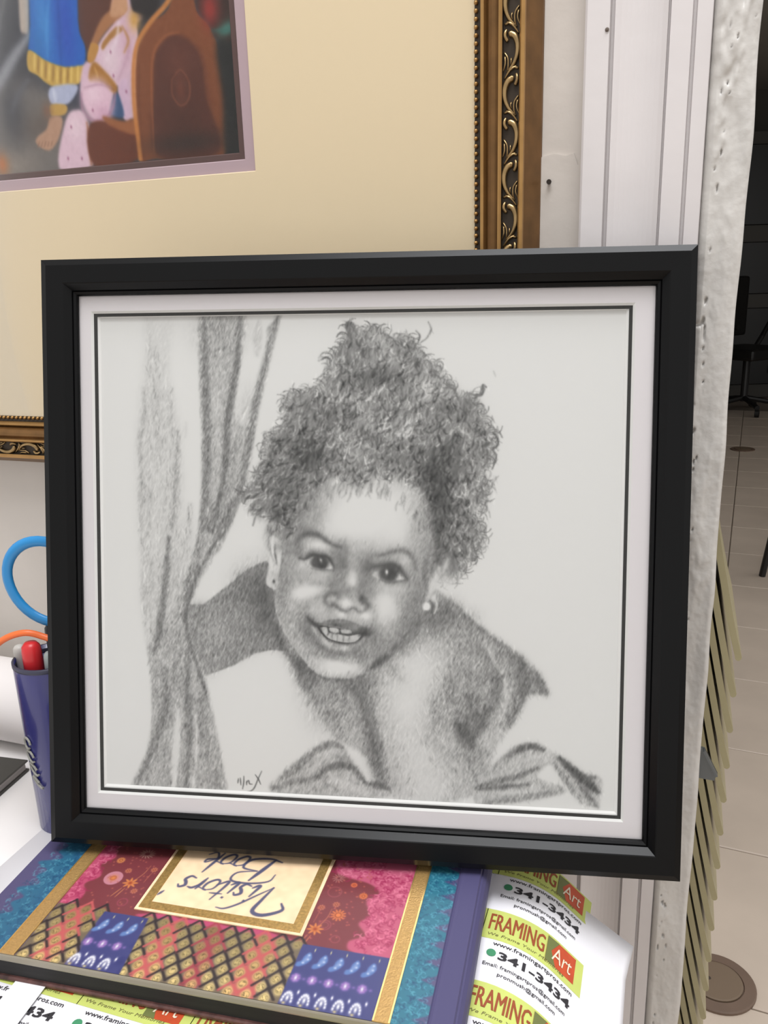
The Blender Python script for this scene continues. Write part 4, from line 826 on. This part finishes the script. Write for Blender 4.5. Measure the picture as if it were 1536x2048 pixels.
while zz < OZ1-0.03:
    link('scroll', uniq[0, 1 if k % 2 == 0 else -1], None, rails[1], origin=wall(OA1-0.0163, zz, .0185)); zz += RPIT; k += 1
a_ = OA1-0.05; k = 0
while a_ > OA0+0.05:
    link('scroll', uniq[1, 1 if k % 2 == 0 else -1], None, rails[0], origin=wall(a_, OZ0+0.0163, .0185)); a_ -= RPIT; k += 1
# bead course at the sight edge
def ball(c, r):
    return lathe([(r*math.sin(t), -r*math.cos(t)) for t in (.35, .9, 1.57, 2.24, 2.8)], c, WN, 6)
for ri, pts in ((1, [(OA1-0.0404, z) for z in np.arange(OZ0+0.044, OZ1-0.044, 0.0045)]), (0, [(a, OZ0+0.0404) for a in np.arange(OA0+0.044, OA1-0.044, 0.0045)])):
    o = obj('bead_course', *join([ball(wall(a, z, .0094), .0015) for a, z in pts]), GOLDL, rails[ri], smooth=True); o['kind'] = 'stuff'
def plate(name, r, w0, w1, m, hole=None):
    def R(r, p): return [wall(r[0], r[2], p), wall(r[1], r[2], p), wall(r[1], r[3], p), wall(r[0], r[3], p)]
    g = 0.0007; V = R(r, w0)+R((hole[0]-g, hole[1]+g, hole[2]-g, hole[3]+g), w0)+R(hole, w1)+R(r, w1); F = []
    for i in range(4):
        j = (i+1) % 4; F += [(i, j, 4+j, 4+i), (4+i, 4+j, 8+j, 8+i), (8+i, 8+j, 12+j, 12+i), (12+i, 12+j, j, i)]
    return recalc(obj(name, V, F, m, root))
SI = (OA0+.040, OA1-.040, OZ0+.040, OZ1-.040)
def grow(r, d): return (r[0]-d, r[1]+d, r[2]-d, r[3]+d)
CREAM = mat('cream_mat_board', (236, 217, 182), 0.8, var=0.02, vscale=5); LILAC = mat('lilac_mat_board', (190, 166, 172), 0.8); BROWN = mat('brown_mat_board', (92, 68, 64), 0.8)
plate('cream_mat', SI, .0078, .0066, CREAM, grow(PIC, .0128)); plate('lilac_mat', grow(PIC, .03), .0065, .0056, LILAC, grow(PIC, .0046)); plate('brown_mat', grow(PIC, .02), .0055, .0048, BROWN, PIC)
aa_, zz_ = np.meshgrid(np.linspace(PIC[0]-.001, PIC[1]+.001, 450), np.linspace(PIC[3]+.001, PIC[2]-.001, 360))
G = W0+aa_[..., None]*WD+.0045*WN+(zz_[..., None]+CAM_Z)*np.array([0, 0, 1.0])
grid_print('printed_picture', G, paint_picture(450, 360), print_mat('picture_print', 0.6, 0.3), root)
obj('backing_board', *box_vf(wall(SI[0], SI[2], .0012), WD*(SI[1]-SI[0]), np.array([0, 0, SI[3]-SI[2]]), WN*.0028), mat('grey_backing', (140, 130, 115), 0.9), root)
obj('glass_pane', *box_vf(wall(SI[0], SI[2], .0079), WD*(SI[1]-SI[0]), np.array([0, 0, SI[3]-SI[2]]), WN*.0005), glass_mat('painting_glass', (0.99, 0.99, 0.99), 1.45, 0.3), root)

# ------------------------------------------------------------------ sheet of shop labels under the book, its end drooping over the table edge
PAPER = mat('label_paper', (236, 234, 238), 0.55); GREEN = mat('label_green', (196, 206, 110), 0.6, var=0.05, vscale=60); INKB = mat('black_ink', (44, 42, 46), 0.6); INKR = mat('brown_red_ink', (150, 74, 40), 0.6); INKG = mat('olive_ink', (110, 104, 60), 0.6)
LOGOR = mat('logo_red', (196, 78, 42), 0.5, var=0.15, vscale=120); LOGOG = mat('logo_olive', (110, 116, 66), 0.5); ICON = mat('icon_green', (66, 140, 100), 0.5); LOGOW = mat('logo_cream', (232, 220, 196), 0.5)
UB, RB, AM = 0.012, 0.058, math.radians(42)
def sheet(u, v, lift=0.0):
    s = max(u-UB, 0.0); sb = min(s, RB*AM); t = sb/RB
    h = min(u, UB)+RB*math.sin(t)+math.cos(AM)*(s-sb); dz = -(RB*(1-math.cos(t))+math.sin(AM)*(s-sb))
    wv = 0.0016*math.sin(7+v*40)*max(0, min(1, (u-0.02)/0.06))          # slight ripple in the free end
    p = P0+SU*h+SV*v; nx = math.sin(t)*lift; return np.array([p[0]+SU[0]*nx, p[1]+SU[1]*nx, ZT+0.0008+dz+wv+math.cos(t)*lift])
UG = np.concatenate([[-0.320, -0.2, -0.1, 0.0], np.linspace(UB, 0.1075, 26)]); VG = np.linspace(-0.252, 0.0445, 24)
def corner(u, v): return 0.006*max(0, (u-0.07)/0.04)*max(0, (v-0.02)/0.025)          # far corner curls up a little
V = []; F = []
for lf in (0.0, -0.0003):
    for v_ in VG:
        for u_ in UG: V.append(sheet(u_, v_, lf+corner(u_, v_)))
nu, nv = len(UG), len(VG); N = nu*nv
for i in range(nv-1):
    for j in range(nu-1):
        k = i*nu+j; F += [(k, k+1, k+nu+1, k+nu), (N+k, N+k+nu, N+k+nu+1, N+k+1)]
for j in range(nu-1): F += [(j, N+j, N+j+1, j+1), ((nv-1)*nu+j, (nv-1)*nu+j+1, N+(nv-1)*nu+j+1, N+(nv-1)*nu+j)]
for i in range(nv-1): F += [(i*nu, (i+1)*nu, N+(i+1)*nu, N+i*nu), (i*nu+nu-1, N+i*nu+nu-1, N+(i+1)*nu+nu-1, (i+1)*nu+nu-1)]
root = thing('label_sheet', sheet(-0.1, -0.1), 'sheet of printed green and white shop labels under the book, drooping past the table end', 'paper')
obj('sheet', V, F, PAPER, root, smooth=True)
def patch(u0, u1, v0, v1, lift, nu_=10):
    us = np.linspace(u0, u1, nu_); V = [sheet(u, v, lift) for v in (v0, (v0+v1)/2, v1) for u in us]
    return V, [(i*nu_+j, i*nu_+j+1, (i+1)*nu_+j+1, (i+1)*nu_+j) for i in range(2) for j in range(nu_-1)]
TXT = {}
def txt(s, size, **k):
    key = (s, size, tuple(sorted(k.items())))
    if key not in TXT: TXT[key] = text_mesh(s, size, **k)
    return TXT[key]
def lay(s, size, u, v, lift=0.00035, width=None, **k):
    q, f = txt(s, size, **k)
    if width: q = (q-[q[:, 0].min(), 0])*[width/(q[:, 0].max()-q[:, 0].min()), 1]
    return [sheet(u+x, v+y, lift) for x, y in q], f
LW, LH, PU, PV = 0.0665, 0.0232, 0.0672, 0.0556
def label_piece(c, r):
    u, v = 0.0065+PU*c, 0.0-PV*r                     # left end and top edge
    lb = obj('label', *patch(u, u+LW+0.0012, v-LH, v+0.0005, 0.00015, 14), GREEN, root)
    obj('lettering', *join([lay('FRAMING', 0.0185, u+0.0033+d*0.00022, v-0.0158, 0.00035+d*0.00002, width=0.0345) for d in (0, 1, 2)]), INKR, lb)
    obj('lettering', *lay('We Frame Your Memories', 0.0030, u+0.0040, v-0.0205, width=0.050, shear=0.2), INKG, lb)
    q = (u+0.0395, u+0.0615, v-0.0190, v-0.0010)
    lg = obj('logo', *patch(*q, 0.0003, 6), LOGOR, lb)
    tri = [(q[0], q[2]), (q[0]+0.0075, q[2]), (q[0]+0.0035, (q[2]+q[3])/2), (q[0]+0.0085, q[3]), (q[0], q[3])]
    obj('logo_panel', [sheet(a, b, 0.00045) for a, b in tri], [tuple(range(5))], LOGOG, lg)
    obj('lettering', *lay('Art', 0.0150, q[0]+0.0042, q[2]+0.0035, 0.0006, width=0.0150, shear=0.15, bold=0.0), LOGOW, lg)
    obj('lettering', *join([lay('www.framingartpros.com', 0.0042, u+0.0085, v-0.0275, width=0.053, bold=0.01), lay('341-3434', 0.0078, u+0.0130, v-0.0368, width=0.048, bold=0.03), lay('Email: framingartpros@gmail.com', 0.0036, u+0.0055, v-0.0432, width=0.053, bold=0.01), lay('pronmush@gmail.com', 0.0036, u+0.0150, v-0.0485, width=0.037, bold=0.01)]), INKB, lb)
    n = 14; cen = (u+0.0088, v-0.0335); obj('phone_icon', [sheet(cen[0]+0.0028*math.cos(i*6.283/n), cen[1]+0.0028*math.sin(i*6.283/n), 0.0003) for i in range(n)], [tuple(range(n))], ICON, lb)
for c, r in ((0, -1), (0, 0), (0, 1), (0, 2), (-1, -1), (-1, 0), (-1, 1), (-1, 2), (-1, 3), (-2, 1), (-2, 2), (-2, 3), (-3, 1), (-3, 2), (-3, 3), (-4, 1), (-4, 2)): label_piece(c, r)
o = obj('paper_slip', *box_vf(np.append(np.array([-0.2125, 0.4000]), ZT+0.0022), (0.0190, -0.0032, 0), (-0.025, -0.105, 0.0005), (0, 0, 0.0004)), mat('bright_slip', (244, 244, 246), 0.6)); tag(o, 'narrow blank white paper slip poking out under the front of the visitors book', 'paper')

# ------------------------------------------------------------------ visitors' book lying turned away from us, the drawing stands on it
root = thing('visitors_book', book(BW/2, BD/2, ZT+0.0015), "hardback visitors book with patterned red, blue and gold cover, lying upside down to us", 'book')
CLOTH = mat('purple_cover_cloth', (76, 72, 108), 0.5, spec=0.4); EDGE = mat('cover_edge_gold_grey', (150, 142, 126), 0.45, 0.2); ENDP = mat('shaded_page_edge', (36, 34, 34), 0.8, var=0.3, vscale=300, stretch=(0.02, 0.02, 1))  # page edges coloured near black for the shadow under the cover
e_s, e_t = np.append(BS, 0)/1000, np.append(BT, 0)/1000
zb_, zt_ = ZT+0.0014, BTOP
o = obj('front_cover', *box_vf(book(0, 0, zt_-0.0052), e_s*BW, e_t*BD, (0, 0, 0.0050)), EDGE, root); bevel(o, 0.0012, 2)
o = obj('back_cover', *box_vf(book(0, 0.5, zb_), e_s*(BW), e_t*(BD-0.5), (0, 0, 0.0030)), mat('woven_back_cover', (96, 62, 58), 0.6, var=0.6, vscale=160), root); bevel(o, 0.0008, 1)
obj('page_block', *box_vf(book(4, 2.5, zb_+0.0030), e_s*(BW-7), e_t*(BD-6), (0, 0, zt_-0.0052-zb_-0.0030)), ENDP, root)
V, F = [], []
n = 8
for t_ in (0, BD):
    for i in range(n+1):
        a = -math.pi/2+math.pi*i/n; r = (zt_-zb_)/2; q = book(BW-1.5, t_, (zt_+zb_)/2); V.append(q+np.append(BS, 0)*0.006*math.cos(a)+np.array([0, 0, r*math.sin(a)]))
F = [(i, i+1, n+2+i, n+1+i) for i in range(n)]+[tuple(range(n, -1, -1)), tuple(range(n+1, 2*n+2))]
obj('spine', V, F, CLOTH, root, smooth=False)
cimg, foil = paint_cover(2.5); cimg = (cimg*.93+.07*cimg.mean(-1, keepdims=True))*(0.90+0.10*foil[..., None]); foil = foil*.45; Hc, Wc = cimg.shape[:2]
def hinge(s): return -0.0011*np.exp(-((s-277.0)/1.5)**2)
ss, tt = np.meshgrid(np.linspace(0.4, BW-0.3, Wc), np.linspace(TC, 0.5, Hc))
Q = BO[None, None]+ss[..., None]*BS/1000+tt[..., None]*BT/1000
G = np.dstack([Q, zt_+0.00015+hinge(ss)*0.0+0*tt])
G[..., 2] += np.where(ss > 274, -0.0*ss, 0)
cv_ = grid_print('cover_print', G, cimg, print_mat('printed_cover', 0.38, 0.45, True), root, foil)
o = obj('cover_cloth', *box_vf(book(0.4, TC, zt_-0.0001), e_s*(BW-0.7), e_t*(BD-TC-0.5), (0, 0, 0.00025)), CLOTH, root)
V = []; prof = [(275.2, .0003), (276.2, .0010), (277.4, .0013), (279.0, .0012), (288.2, .0012), (288.8, .0002)]
for t_ in (0.5, BD-0.5): V += [book(s, t_, zt_+h) for s, h in prof]
n = len(prof); obj('spine_ridge', V, [(i, i+1, n+i+1, n+i) for i in range(n-1)], CLOTH, root)
FOIL = mat('gold_foil_strip', (204, 164, 104), 0.3, 0.55, var=0.12, vscale=500, bump=0.25, bscale=900)
for s0, s1 in ((31.0, 41.0), (248.0, 257.2)):
    o = obj('gold_strip', *box_vf(book(s0, 0.4, zt_), e_s*(s1-s0), e_t*(BD-1), (0, 0, 0.0006)), FOIL, root)
    for q in (s0, s1-0.9): obj('strip_edge', *box_vf(book(q, 0.4, zt_+0.0005), e_s*0.9, e_t*(BD-1), (0, 0, 0.0004)), mat('bright_gold', (232, 196, 128), 0.3, 0.8), o)
timg = paint_title(4.0); Ht, Wt = timg.shape[:2]
ss, tt = np.meshgrid(np.linspace(195.5, 89.5, Wt), np.linspace(46.0, 116.0, Ht)); Q = BO[None, None]+ss[..., None]*BS/1000+tt[..., None]*BT/1000
tp = grid_print('title_plate', np.dstack([Q, np.full(ss.shape, zt_+0.0008)]), timg, print_mat('title_print', 0.5, 0.4), root)
obj('plate_card', *box_vf(book(89.5, 46, zt_), e_s*106, e_t*70, (0, 0, 0.0007)), mat('plate_cream', (238, 206, 168), 0.5), tp)
BRD = mat('plate_gold_border', (186, 150, 90), 0.4, 0.6, var=0.3, vscale=700)
for s0, s1, t0, t1 in ((91.5, 193.5, 47.8, 53.2), (91.5, 97.2, 53.2, 114.5), (187.8, 193.5, 53.2, 114.5)): obj('plate_border', *box_vf(book(s0, t0, zt_+0.0006), e_s*(s1-s0), e_t*(t1-t0), (0, 0, 0.0006)), BRD, tp)

# ------------------------------------------------------------------ things behind the drawing on the left
CY = 0.535; CC = np.array([-0.240, CY, ZT]); CH = 0.131
root = thing('pen_cup', CC, 'tall navy blue pen cup half hidden behind the black frame', 'cup')
NAVY = mat('navy_plastic', (44, 44, 118), 0.25, spec=0.5, var=0.25, vscale=25, stretch=(1, 1, 0.3), coat=0.3); CUPIN = mat('cup_inside', (26, 26, 34), 0.6)
r = 0.0236
v, f = lathe([(0.0215, 0), (0.0225, 0.001), (r, CH-0.003), (r, CH), (r-0.0012, CH), (r-0.0016, 0.004), (0.001, 0.004)], CC, n=36); obj('cup_body', v, f[:-1], NAVY, root, smooth=True)
v, f = lathe([(r+0.0001, CH-0.0032), (r+0.0004, CH-0.0028), (r+0.0004, CH), (r-0.0010, CH+0.0003), (r-0.0014, CH-0.006)], CC, n=36); obj('rim', v, f[:-2], mat('dark_rim', (56, 56, 74), 0.4), root, smooth=True)
sq = []
for i in range(4):
    z = 0.073-0.0098*i; th = math.radians(228+i*4.5)
    ring_ = [(CC+np.array([0, 0, z+0.0042*math.sin(a)])+np.array([math.cos(th+0.17*math.cos(a+0.4*i)), math.sin(th+0.17*math.cos(a+0.4*i)), 0])*(r*0.985+0.0006)) for a in np.linspace(0, 5.4, 12)]
    sq.append(sweep(ring_, circ(0.0008, 5)))
obj('lettering', *join(sq), mat('worn_silver_print', (150, 148, 140), 0.5), root)
# blue scissors handle
c = at(96, 1163, CY); root = thing('scissors', CC+np.array([-0.004, 0.004, 0.005]), 'scissors with a large bright blue ring handle standing in the pen cup', 'scissors')
BLUE = mat('blue_plastic', (40, 140, 205), 0.35); view = np.array([0.15, 1.0, 0.12]); view /= np.linalg.norm(view); hx = np.cross(view, (0, 0, 1)); hx /= np.linalg.norm(hx); hz_ = np.cross(hx, view)
pts = [c+hx*0.0295*math.cos(a)+hz_*0.0305*math.sin(a)*(1.0 if math.sin(a) > 0 else 1.06) for a in np.linspace(0, 2*math.pi, 40, endpoint=False)]
obj('ring_handle', *sweep(pts, [(x*1.25, y*0.78) for x, y in circ(0.0031, 10)], closed=True, up=view), BLUE, root, smooth=True)
e = c-hz_*0.031+hx*0.012; obj('blade', *sweep([e, CC+np.array([0.004, 0.004, 0.09]), CC+np.array([0.004, 0.002, 0.008])], [(-0.006, -0.0012), (0.006, -0.0012), (0.006, 0.0012), (-0.006, 0.0012)], up=view), mat('steel', (150, 152, 155), 0.3, 0.9), root)
c2 = c+hx*0.052-hz_*0.006; pts = [c2+hx*0.021*math.cos(a)+hz_*0.022*math.sin(a) for a in np.linspace(0, 2*math.pi, 30, endpoint=False)]
obj('ring_handle', *sweep(pts, circ(0.0040, 8), closed=True, up=view), BLUE, root, smooth=True)
obj('handle_neck', *sweep([c-hz_*0.029+hx*0.010, e-hz_*0.012, CC+np.array([0.003, 0.004, 0.105])], circ(0.0055, 8), up=view), BLUE, root, smooth=True)
# orange cord
q = [np.array([-0.185, CY-0.012, ZT+0.003]), at(205, 1480, CY-0.008), at(178, 1360, CY-0.010), at(135, 1296, CY-0.010), at(86, 1273, CY-0.008), at(45, 1266, CY-0.010), at(0, 1284, CY-0.008), at(-34, 1326, CY), at(-58, 1400, CY+0.01), at(-70, 1500, CY+0.02), np.array([-0.335, CY+0.04, ZT+0.0126])]
o = obj('orange_cord', *sweep(spline(np.array(q), 6), circ(0.0023, 10)), mat('orange_plastic', (236, 112, 52), 0.4), smooth=True); tag(o, 'orange plastic cord looping over the top of the pen cup', 'cord')
def pen(name, top, bottom, rad, m, label, cat='pen', cap=None):
    top, bottom = np.asarray(top, float), np.asarray(bottom, float); ax = top-bottom; Ln_ = np.linalg.norm(ax)
    rt = thing(name, bottom, label, cat)
    v, f = lathe([(rad*.5, 0), (rad*.8, Ln_*.03), (rad*.85, Ln_*.62)], bottom, ax, 14); obj('barrel', v, f, cap or m, rt, smooth=True)
    v, f = lathe([(rad, Ln_*.60), (rad, Ln_-rad*1.2), (rad*.92, Ln_-rad*.5), (rad*.6, Ln_-rad*.08), (rad*.2, Ln_)], bottom, ax, 16); obj('cap', v, f, m, rt, smooth=True)
    return rt
pen('marker', at(60, 1283, CY-0.010), CC+np.array([-0.006, -0.009, 0.0055]), 0.0066, mat('red_cap', (206, 44, 48), 0.35), 'red capped marker standing in the navy pen cup', 'marker', mat('white_barrel', (220, 218, 214), 0.4))
pen('ballpoint_pen', at(100, 1248, CY+0.008), CC+np.array([0.006, 0.008, 0.0055]), 0.0045, mat('black_pen', (28, 28, 30), 0.35), 'black pen in the navy pen cup next to the red marker')
pen('crayon', at(36, 1290, CY+0.002), CC+np.array([-0.0095, 0.002, 0.0055]), 0.0042, mat('pale_grey_pen', (196, 194, 188), 0.45), 'pale grey pen in the navy pen cup left of the red marker', 'pen')
pen('pencil', at(98, 1303, CY-0.014), CC+np.array([0.004, -0.014, 0.0055]), 0.0040, mat('grey_green_pen', (150, 158, 156), 0.45), 'greyish green pen in the navy cup close behind the black frame', 'pen')
# notebook
NB = np.array([-0.2975, 0.5985]); na = math.radians(-104); d1 = np.array([math.cos(na), math.sin(na)]); d2 = np.array([-1.0, 0.12]); d2 -= d1*(d1@d2); d2 /= np.linalg.norm(d2)
root = thing('notebook', np.append(NB, ZT), 'dark grey hardcover notebook lying on the white table by the pen cup', 'notebook'); NBK = mat('charcoal_cover', (62, 60, 56), 0.5); d1v, d2v = np.append(d1, 0), np.append(d2, 0)
o = obj('back_cover', *box_vf(np.append(NB, ZT+0.0003), d1v*0.15, d2v*0.20, (0, 0, 0.0018)), NBK, root); bevel(o, 0.0006, 1)
obj('page_block', *box_vf(np.append(NB+d1*0.002+d2*0.002, ZT+0.0021), d1v*0.146, d2v*0.196, (0, 0, 0.0062)), mat('notebook_pages', (176, 170, 166), 0.8, var=0.2, vscale=300, stretch=(0.02, 0.02, 1)), root)
o = obj('front_cover', *box_vf(np.append(NB, ZT+0.0083), d1v*0.15, d2v*0.20, (0, 0, 0.0018)), NBK, root); bevel(o, 0.0006, 1)
# white paper roll by the wall
ax = WD; rc = np.array([-0.3338, 0.625, 0])-WN*0.030; rr = 0.0350
a0 = np.array([rc[0], rc[1], ZT+rr])-WD*0.62; a1 = np.array([rc[0], rc[1], ZT+rr])+WD*0.16
root = thing('paper_roll', (a0+a1)/2-np.array([0, 0, rr]), 'thick white roll lying along the wall behind the pen cup', 'roll')
v, f = lathe([(rr, 0), (rr, np.linalg.norm(a1-a0))], a0, WD, 48); obj('roll_wrap', v, f[:-2], mat('white_roll', (228, 222, 220), 0.6), root, smooth=True)
for q, s in ((a0, 1), (a1, -1)):
    sp = [q+s*WD*0.001+(rr*(1-i/80))*(math.cos(i*0.4)*np.array([0, 0, 1])+math.sin(i*0.4)*WN) for i in range(64)]; obj('roll_end', *sweep(sp, [(-0.0006, -0.0006), (0.0006, -0.0006), (0.0006, 0.0006), (-0.0006, 0.0006)], up=WD), mat('roll_paper_edge', (206, 200, 196), 0.8), root)

# ------------------------------------------------------------------ doorway: louvred shutter folded back, latch, floor drains
OLIVE = mat('olive_cream_paint', (160, 150, 116), 0.4, var=0.06, vscale=30, bump=0.1)
root = thing('louvred_shutter', wall(0.045, -CAM_Z, -0.10), 'olive cream louvred shutter folded back behind the door post', 'shutter')
sl = []; sv = np.array([0, 0, 1.0])
n = 9; cl = [(0.0, 0.0)]
top = []; bot = []; th = 0.0024
for i in range(n+1):
    t = i/n; zc = 0.150*t; ac = -0.0335*t**0.9; top.append((ac+th, zc)); bot.append((ac-th, zc))
tip = [(th*math.cos(a), -th*1.3*math.sin(a)) for a in np.linspace(math.pi, 0, 7)[1:-1]]
poly = top+bot[::-1]+tip
v, f = prism(poly, (0, 0, 0), WD, sv, -WN, 0.16); sme = bpy.data.meshes.new('slat'); sme.from_pydata(v.tolist(), [], f); sme.materials.append(OLIVE)
bm = bmesh.new(); bm.from_mesh(sme); bmesh.ops.recalc_face_normals(bm, faces=bm.faces); bm.to_mesh(sme); bm.free()
z = -0.277; k = 0
while z > -CAM_Z+0.04:
    link('slat', sme, None, root, origin=wall(0.0605+(0.0012 if k == 0 else 0.0), z, -0.050-0.0006*(k % 3))); z -= 0.0306; k += 1
obj('stile', *box_vf(wall(0.0235, -CAM_Z+0.02, -0.20), WD*0.006, WN*0.150, (0, 0, 0.98)), OLIVE, root)
STEEL = mat('zinc_latch', (110, 116, 120), 0.35, 0.8)
root = thing('latch', wall(0.040, -0.345, -0.005), 'small grey metal latch plate sticking out from the door post', 'latch')
o = obj('plate', *prism([(-0.006, -0.012), (0.0095, -0.0125), (0.0115, -0.0065), (0.0015, 0.0125), (-0.006, 0.0135)], wall(0.040, -0.345, -0.010), WD, sv, WN, 0.0022), STEEL, root); recalc(o)
o = recalc(obj('fold', *prism([(0.0015, 0.0125), (0.0115, -0.0065), (0.0103, -0.0068), (0.0003, 0.0120)], wall(0.040, -0.345, -0.010), WD, sv, WN, 0.0062), STEEL, root))
DRAIN = mat('brown_drain', (112, 92, 78), 0.5, var=0.1, vscale=20); DRI = mat('brown_drain_disc', (118, 100, 82), 0.55)
for (x, y, R_, lb) in ((0.520, 1.090, 0.061, 'round brown floor drain cover near the foot of the louvred shutter'), (2.350, 5.270, 0.075, 'round brown floor drain cover far off in the dark room')):
    root = thing('drain_cover', (x, y, 0.0025), lb, 'drain cover', 'drain covers in the tiled floor')
    v, f = lathe([(R_, 0), (R_, 0.004), (R_*.97, 0.006), (R_*.70, 0.0066), (R_*.685, 0.004), (R_*.2, 0.004)], (x, y, 0.0026), n=44); obj('rim', v, f, DRAIN, root, smooth=False)
    v, f = lathe([(R_*.665, 0.003), (R_*.665, 0.0066), (R_*.62, 0.0072), (R_*.05, 0.0076)], (x, y, 0.0036), n=40); o = obj('disc', v, f, DRI, root)
    v, f = lathe([(R_*.06, 0.0072), (R_*.05, 0.0082), (R_*.01, 0.0084)], (x-R_*.18, y+R_*.08, 0.0038), n=14); obj('screw', v, f, mat('drain_screw', (64, 54, 46), 0.6), o)

# ------------------------------------------------------------------ dark furniture far beyond the doorway
DK = mat('black_vinyl', (24, 23, 22), 0.5); DW = mat('dark_cabinet', (70, 67, 62), 0.6); DP = mat('black_panel', (20, 19, 18), 0.4); CHR = mat('chair_metal', (60, 60, 60), 0.4, 0.6)
CB = np.array([3.05, 7.55, 0.003]); root = thing('cupboard', CB+np.array([0.8, 0.3, 0]), 'tall dark cupboard with black door panels at the far end of the room', 'cupboard')
obj('carcass', *box_vf(CB, (1.7, 0, 0), (0, 0.55, 0), (0, 0, 2.25)), DW, root)
for i in range(3):
    for z0, z1 in ((0.12, 0.80), (0.92, 1.36), (1.50, 2.15)):
        o = obj('door', *box_vf(CB+np.array([0.08+i*0.55, -0.02, z0]), (0.45, 0, 0), (0, 0.02, 0), (0, 0, z1-z0)), DP, root); bevel(o, 0.006, 1)
        obj('handle', *sweep([CB+np.array([0.48+i*0.55, -0.035, z0+0.10]), CB+np.array([0.48+i*0.55, -0.035, z0+0.22])], circ(0.008, 8)), CHR, o)
def chair(x, y, rz, label):
    c = np.array([x, y, 0.0035]); rt = thing('office_chair', c, label, 'chair'); ca, sa = math.cos(rz), math.sin(rz)
    R = lambda p: c+np.array([ca*p[0]-sa*p[1], sa*p[0]+ca*p[1], p[2]])
    def rbox(nm, x0, x1, y0, y1, z0, z1, m, bv):
        v = [R(p) for p in ((x0, y0, z0), (x1, y0, z0), (x1, y1, z0), (x0, y1, z0), (x0, y0, z1), (x1, y0, z1), (x1, y1, z1), (x0, y1, z1))]
        o = obj(nm, v, [(0, 3, 2, 1), (4, 5, 6, 7), (0, 1, 5, 4), (1, 2, 6, 5), (2, 3, 7, 6), (3, 0, 4, 7)], m, rt); bevel(o, bv, 3); return o
    rbox('seat', -.25, .25, -.24, .24, .44, .53, DK, .03); rbox('backrest', -.24, .24, .21, .29, .60, 1.08, DK, .03); rbox('back_support', -.04, .04, .25, .30, .40, .70, CHR, .005)
    obj('post', *sweep([R((0, 0, .09)), R((0, 0, .44))], circ(.028, 12)), CHR, rt)
    for i in range(5):
        a = i*2*math.pi/5+.4; q = (.29*math.cos(a), .29*math.sin(a)); l = obj('leg', *sweep([R((0, 0, .12)), R((q[0], q[1], .075))], circ(.02, 8)), DK, rt)
        v, f = lathe([(.012, -.018), (.03, -.016), (.03, .016), (.012, .018)], R((q[0], q[1], .031)), (math.sin(a), -math.cos(a), 0), 14); obj('caster', v, f, DK, l)
    for s in (-1, 1):
        obj('armrest', *sweep([R((s*.27, .15, .48)), R((s*.30, .10, .60)), R((s*.30, .05, .70)), R((s*.29, -.12, .70))], circ(.02, 8)), DK, rt)
chair(2.98, 6.75, 0.5, 'black swivel office chair in front of the far dark cupboard')
root = thing('stool', (1.57, 2.86, 0.0035), 'black stool cut off by the edge of the picture on the tiled floor', 'stool')
v, f = lathe([(.02, .62), (.16, .625), (.165, .64), (.16, .66), (.02, .665)], (1.57, 2.86, 0.0035), n=28); obj('seat', v, f, DK, root, smooth=False)
for i in range(4):
    a = i*math.pi/2+2.55; obj('leg', *sweep([(1.57+.09*math.cos(a), 2.86+.09*math.sin(a), .63), (1.57+.165*math.cos(a), 2.86+.165*math.sin(a), .0040)], circ(.012, 8)), DK, root)
obj('foot_ring', *sweep([(1.57+.145*math.cos(t), 2.86+.145*math.sin(t), .17) for t in np.linspace(0, 6.283, 28, endpoint=False)], circ(.008, 6), closed=True), DK, root)
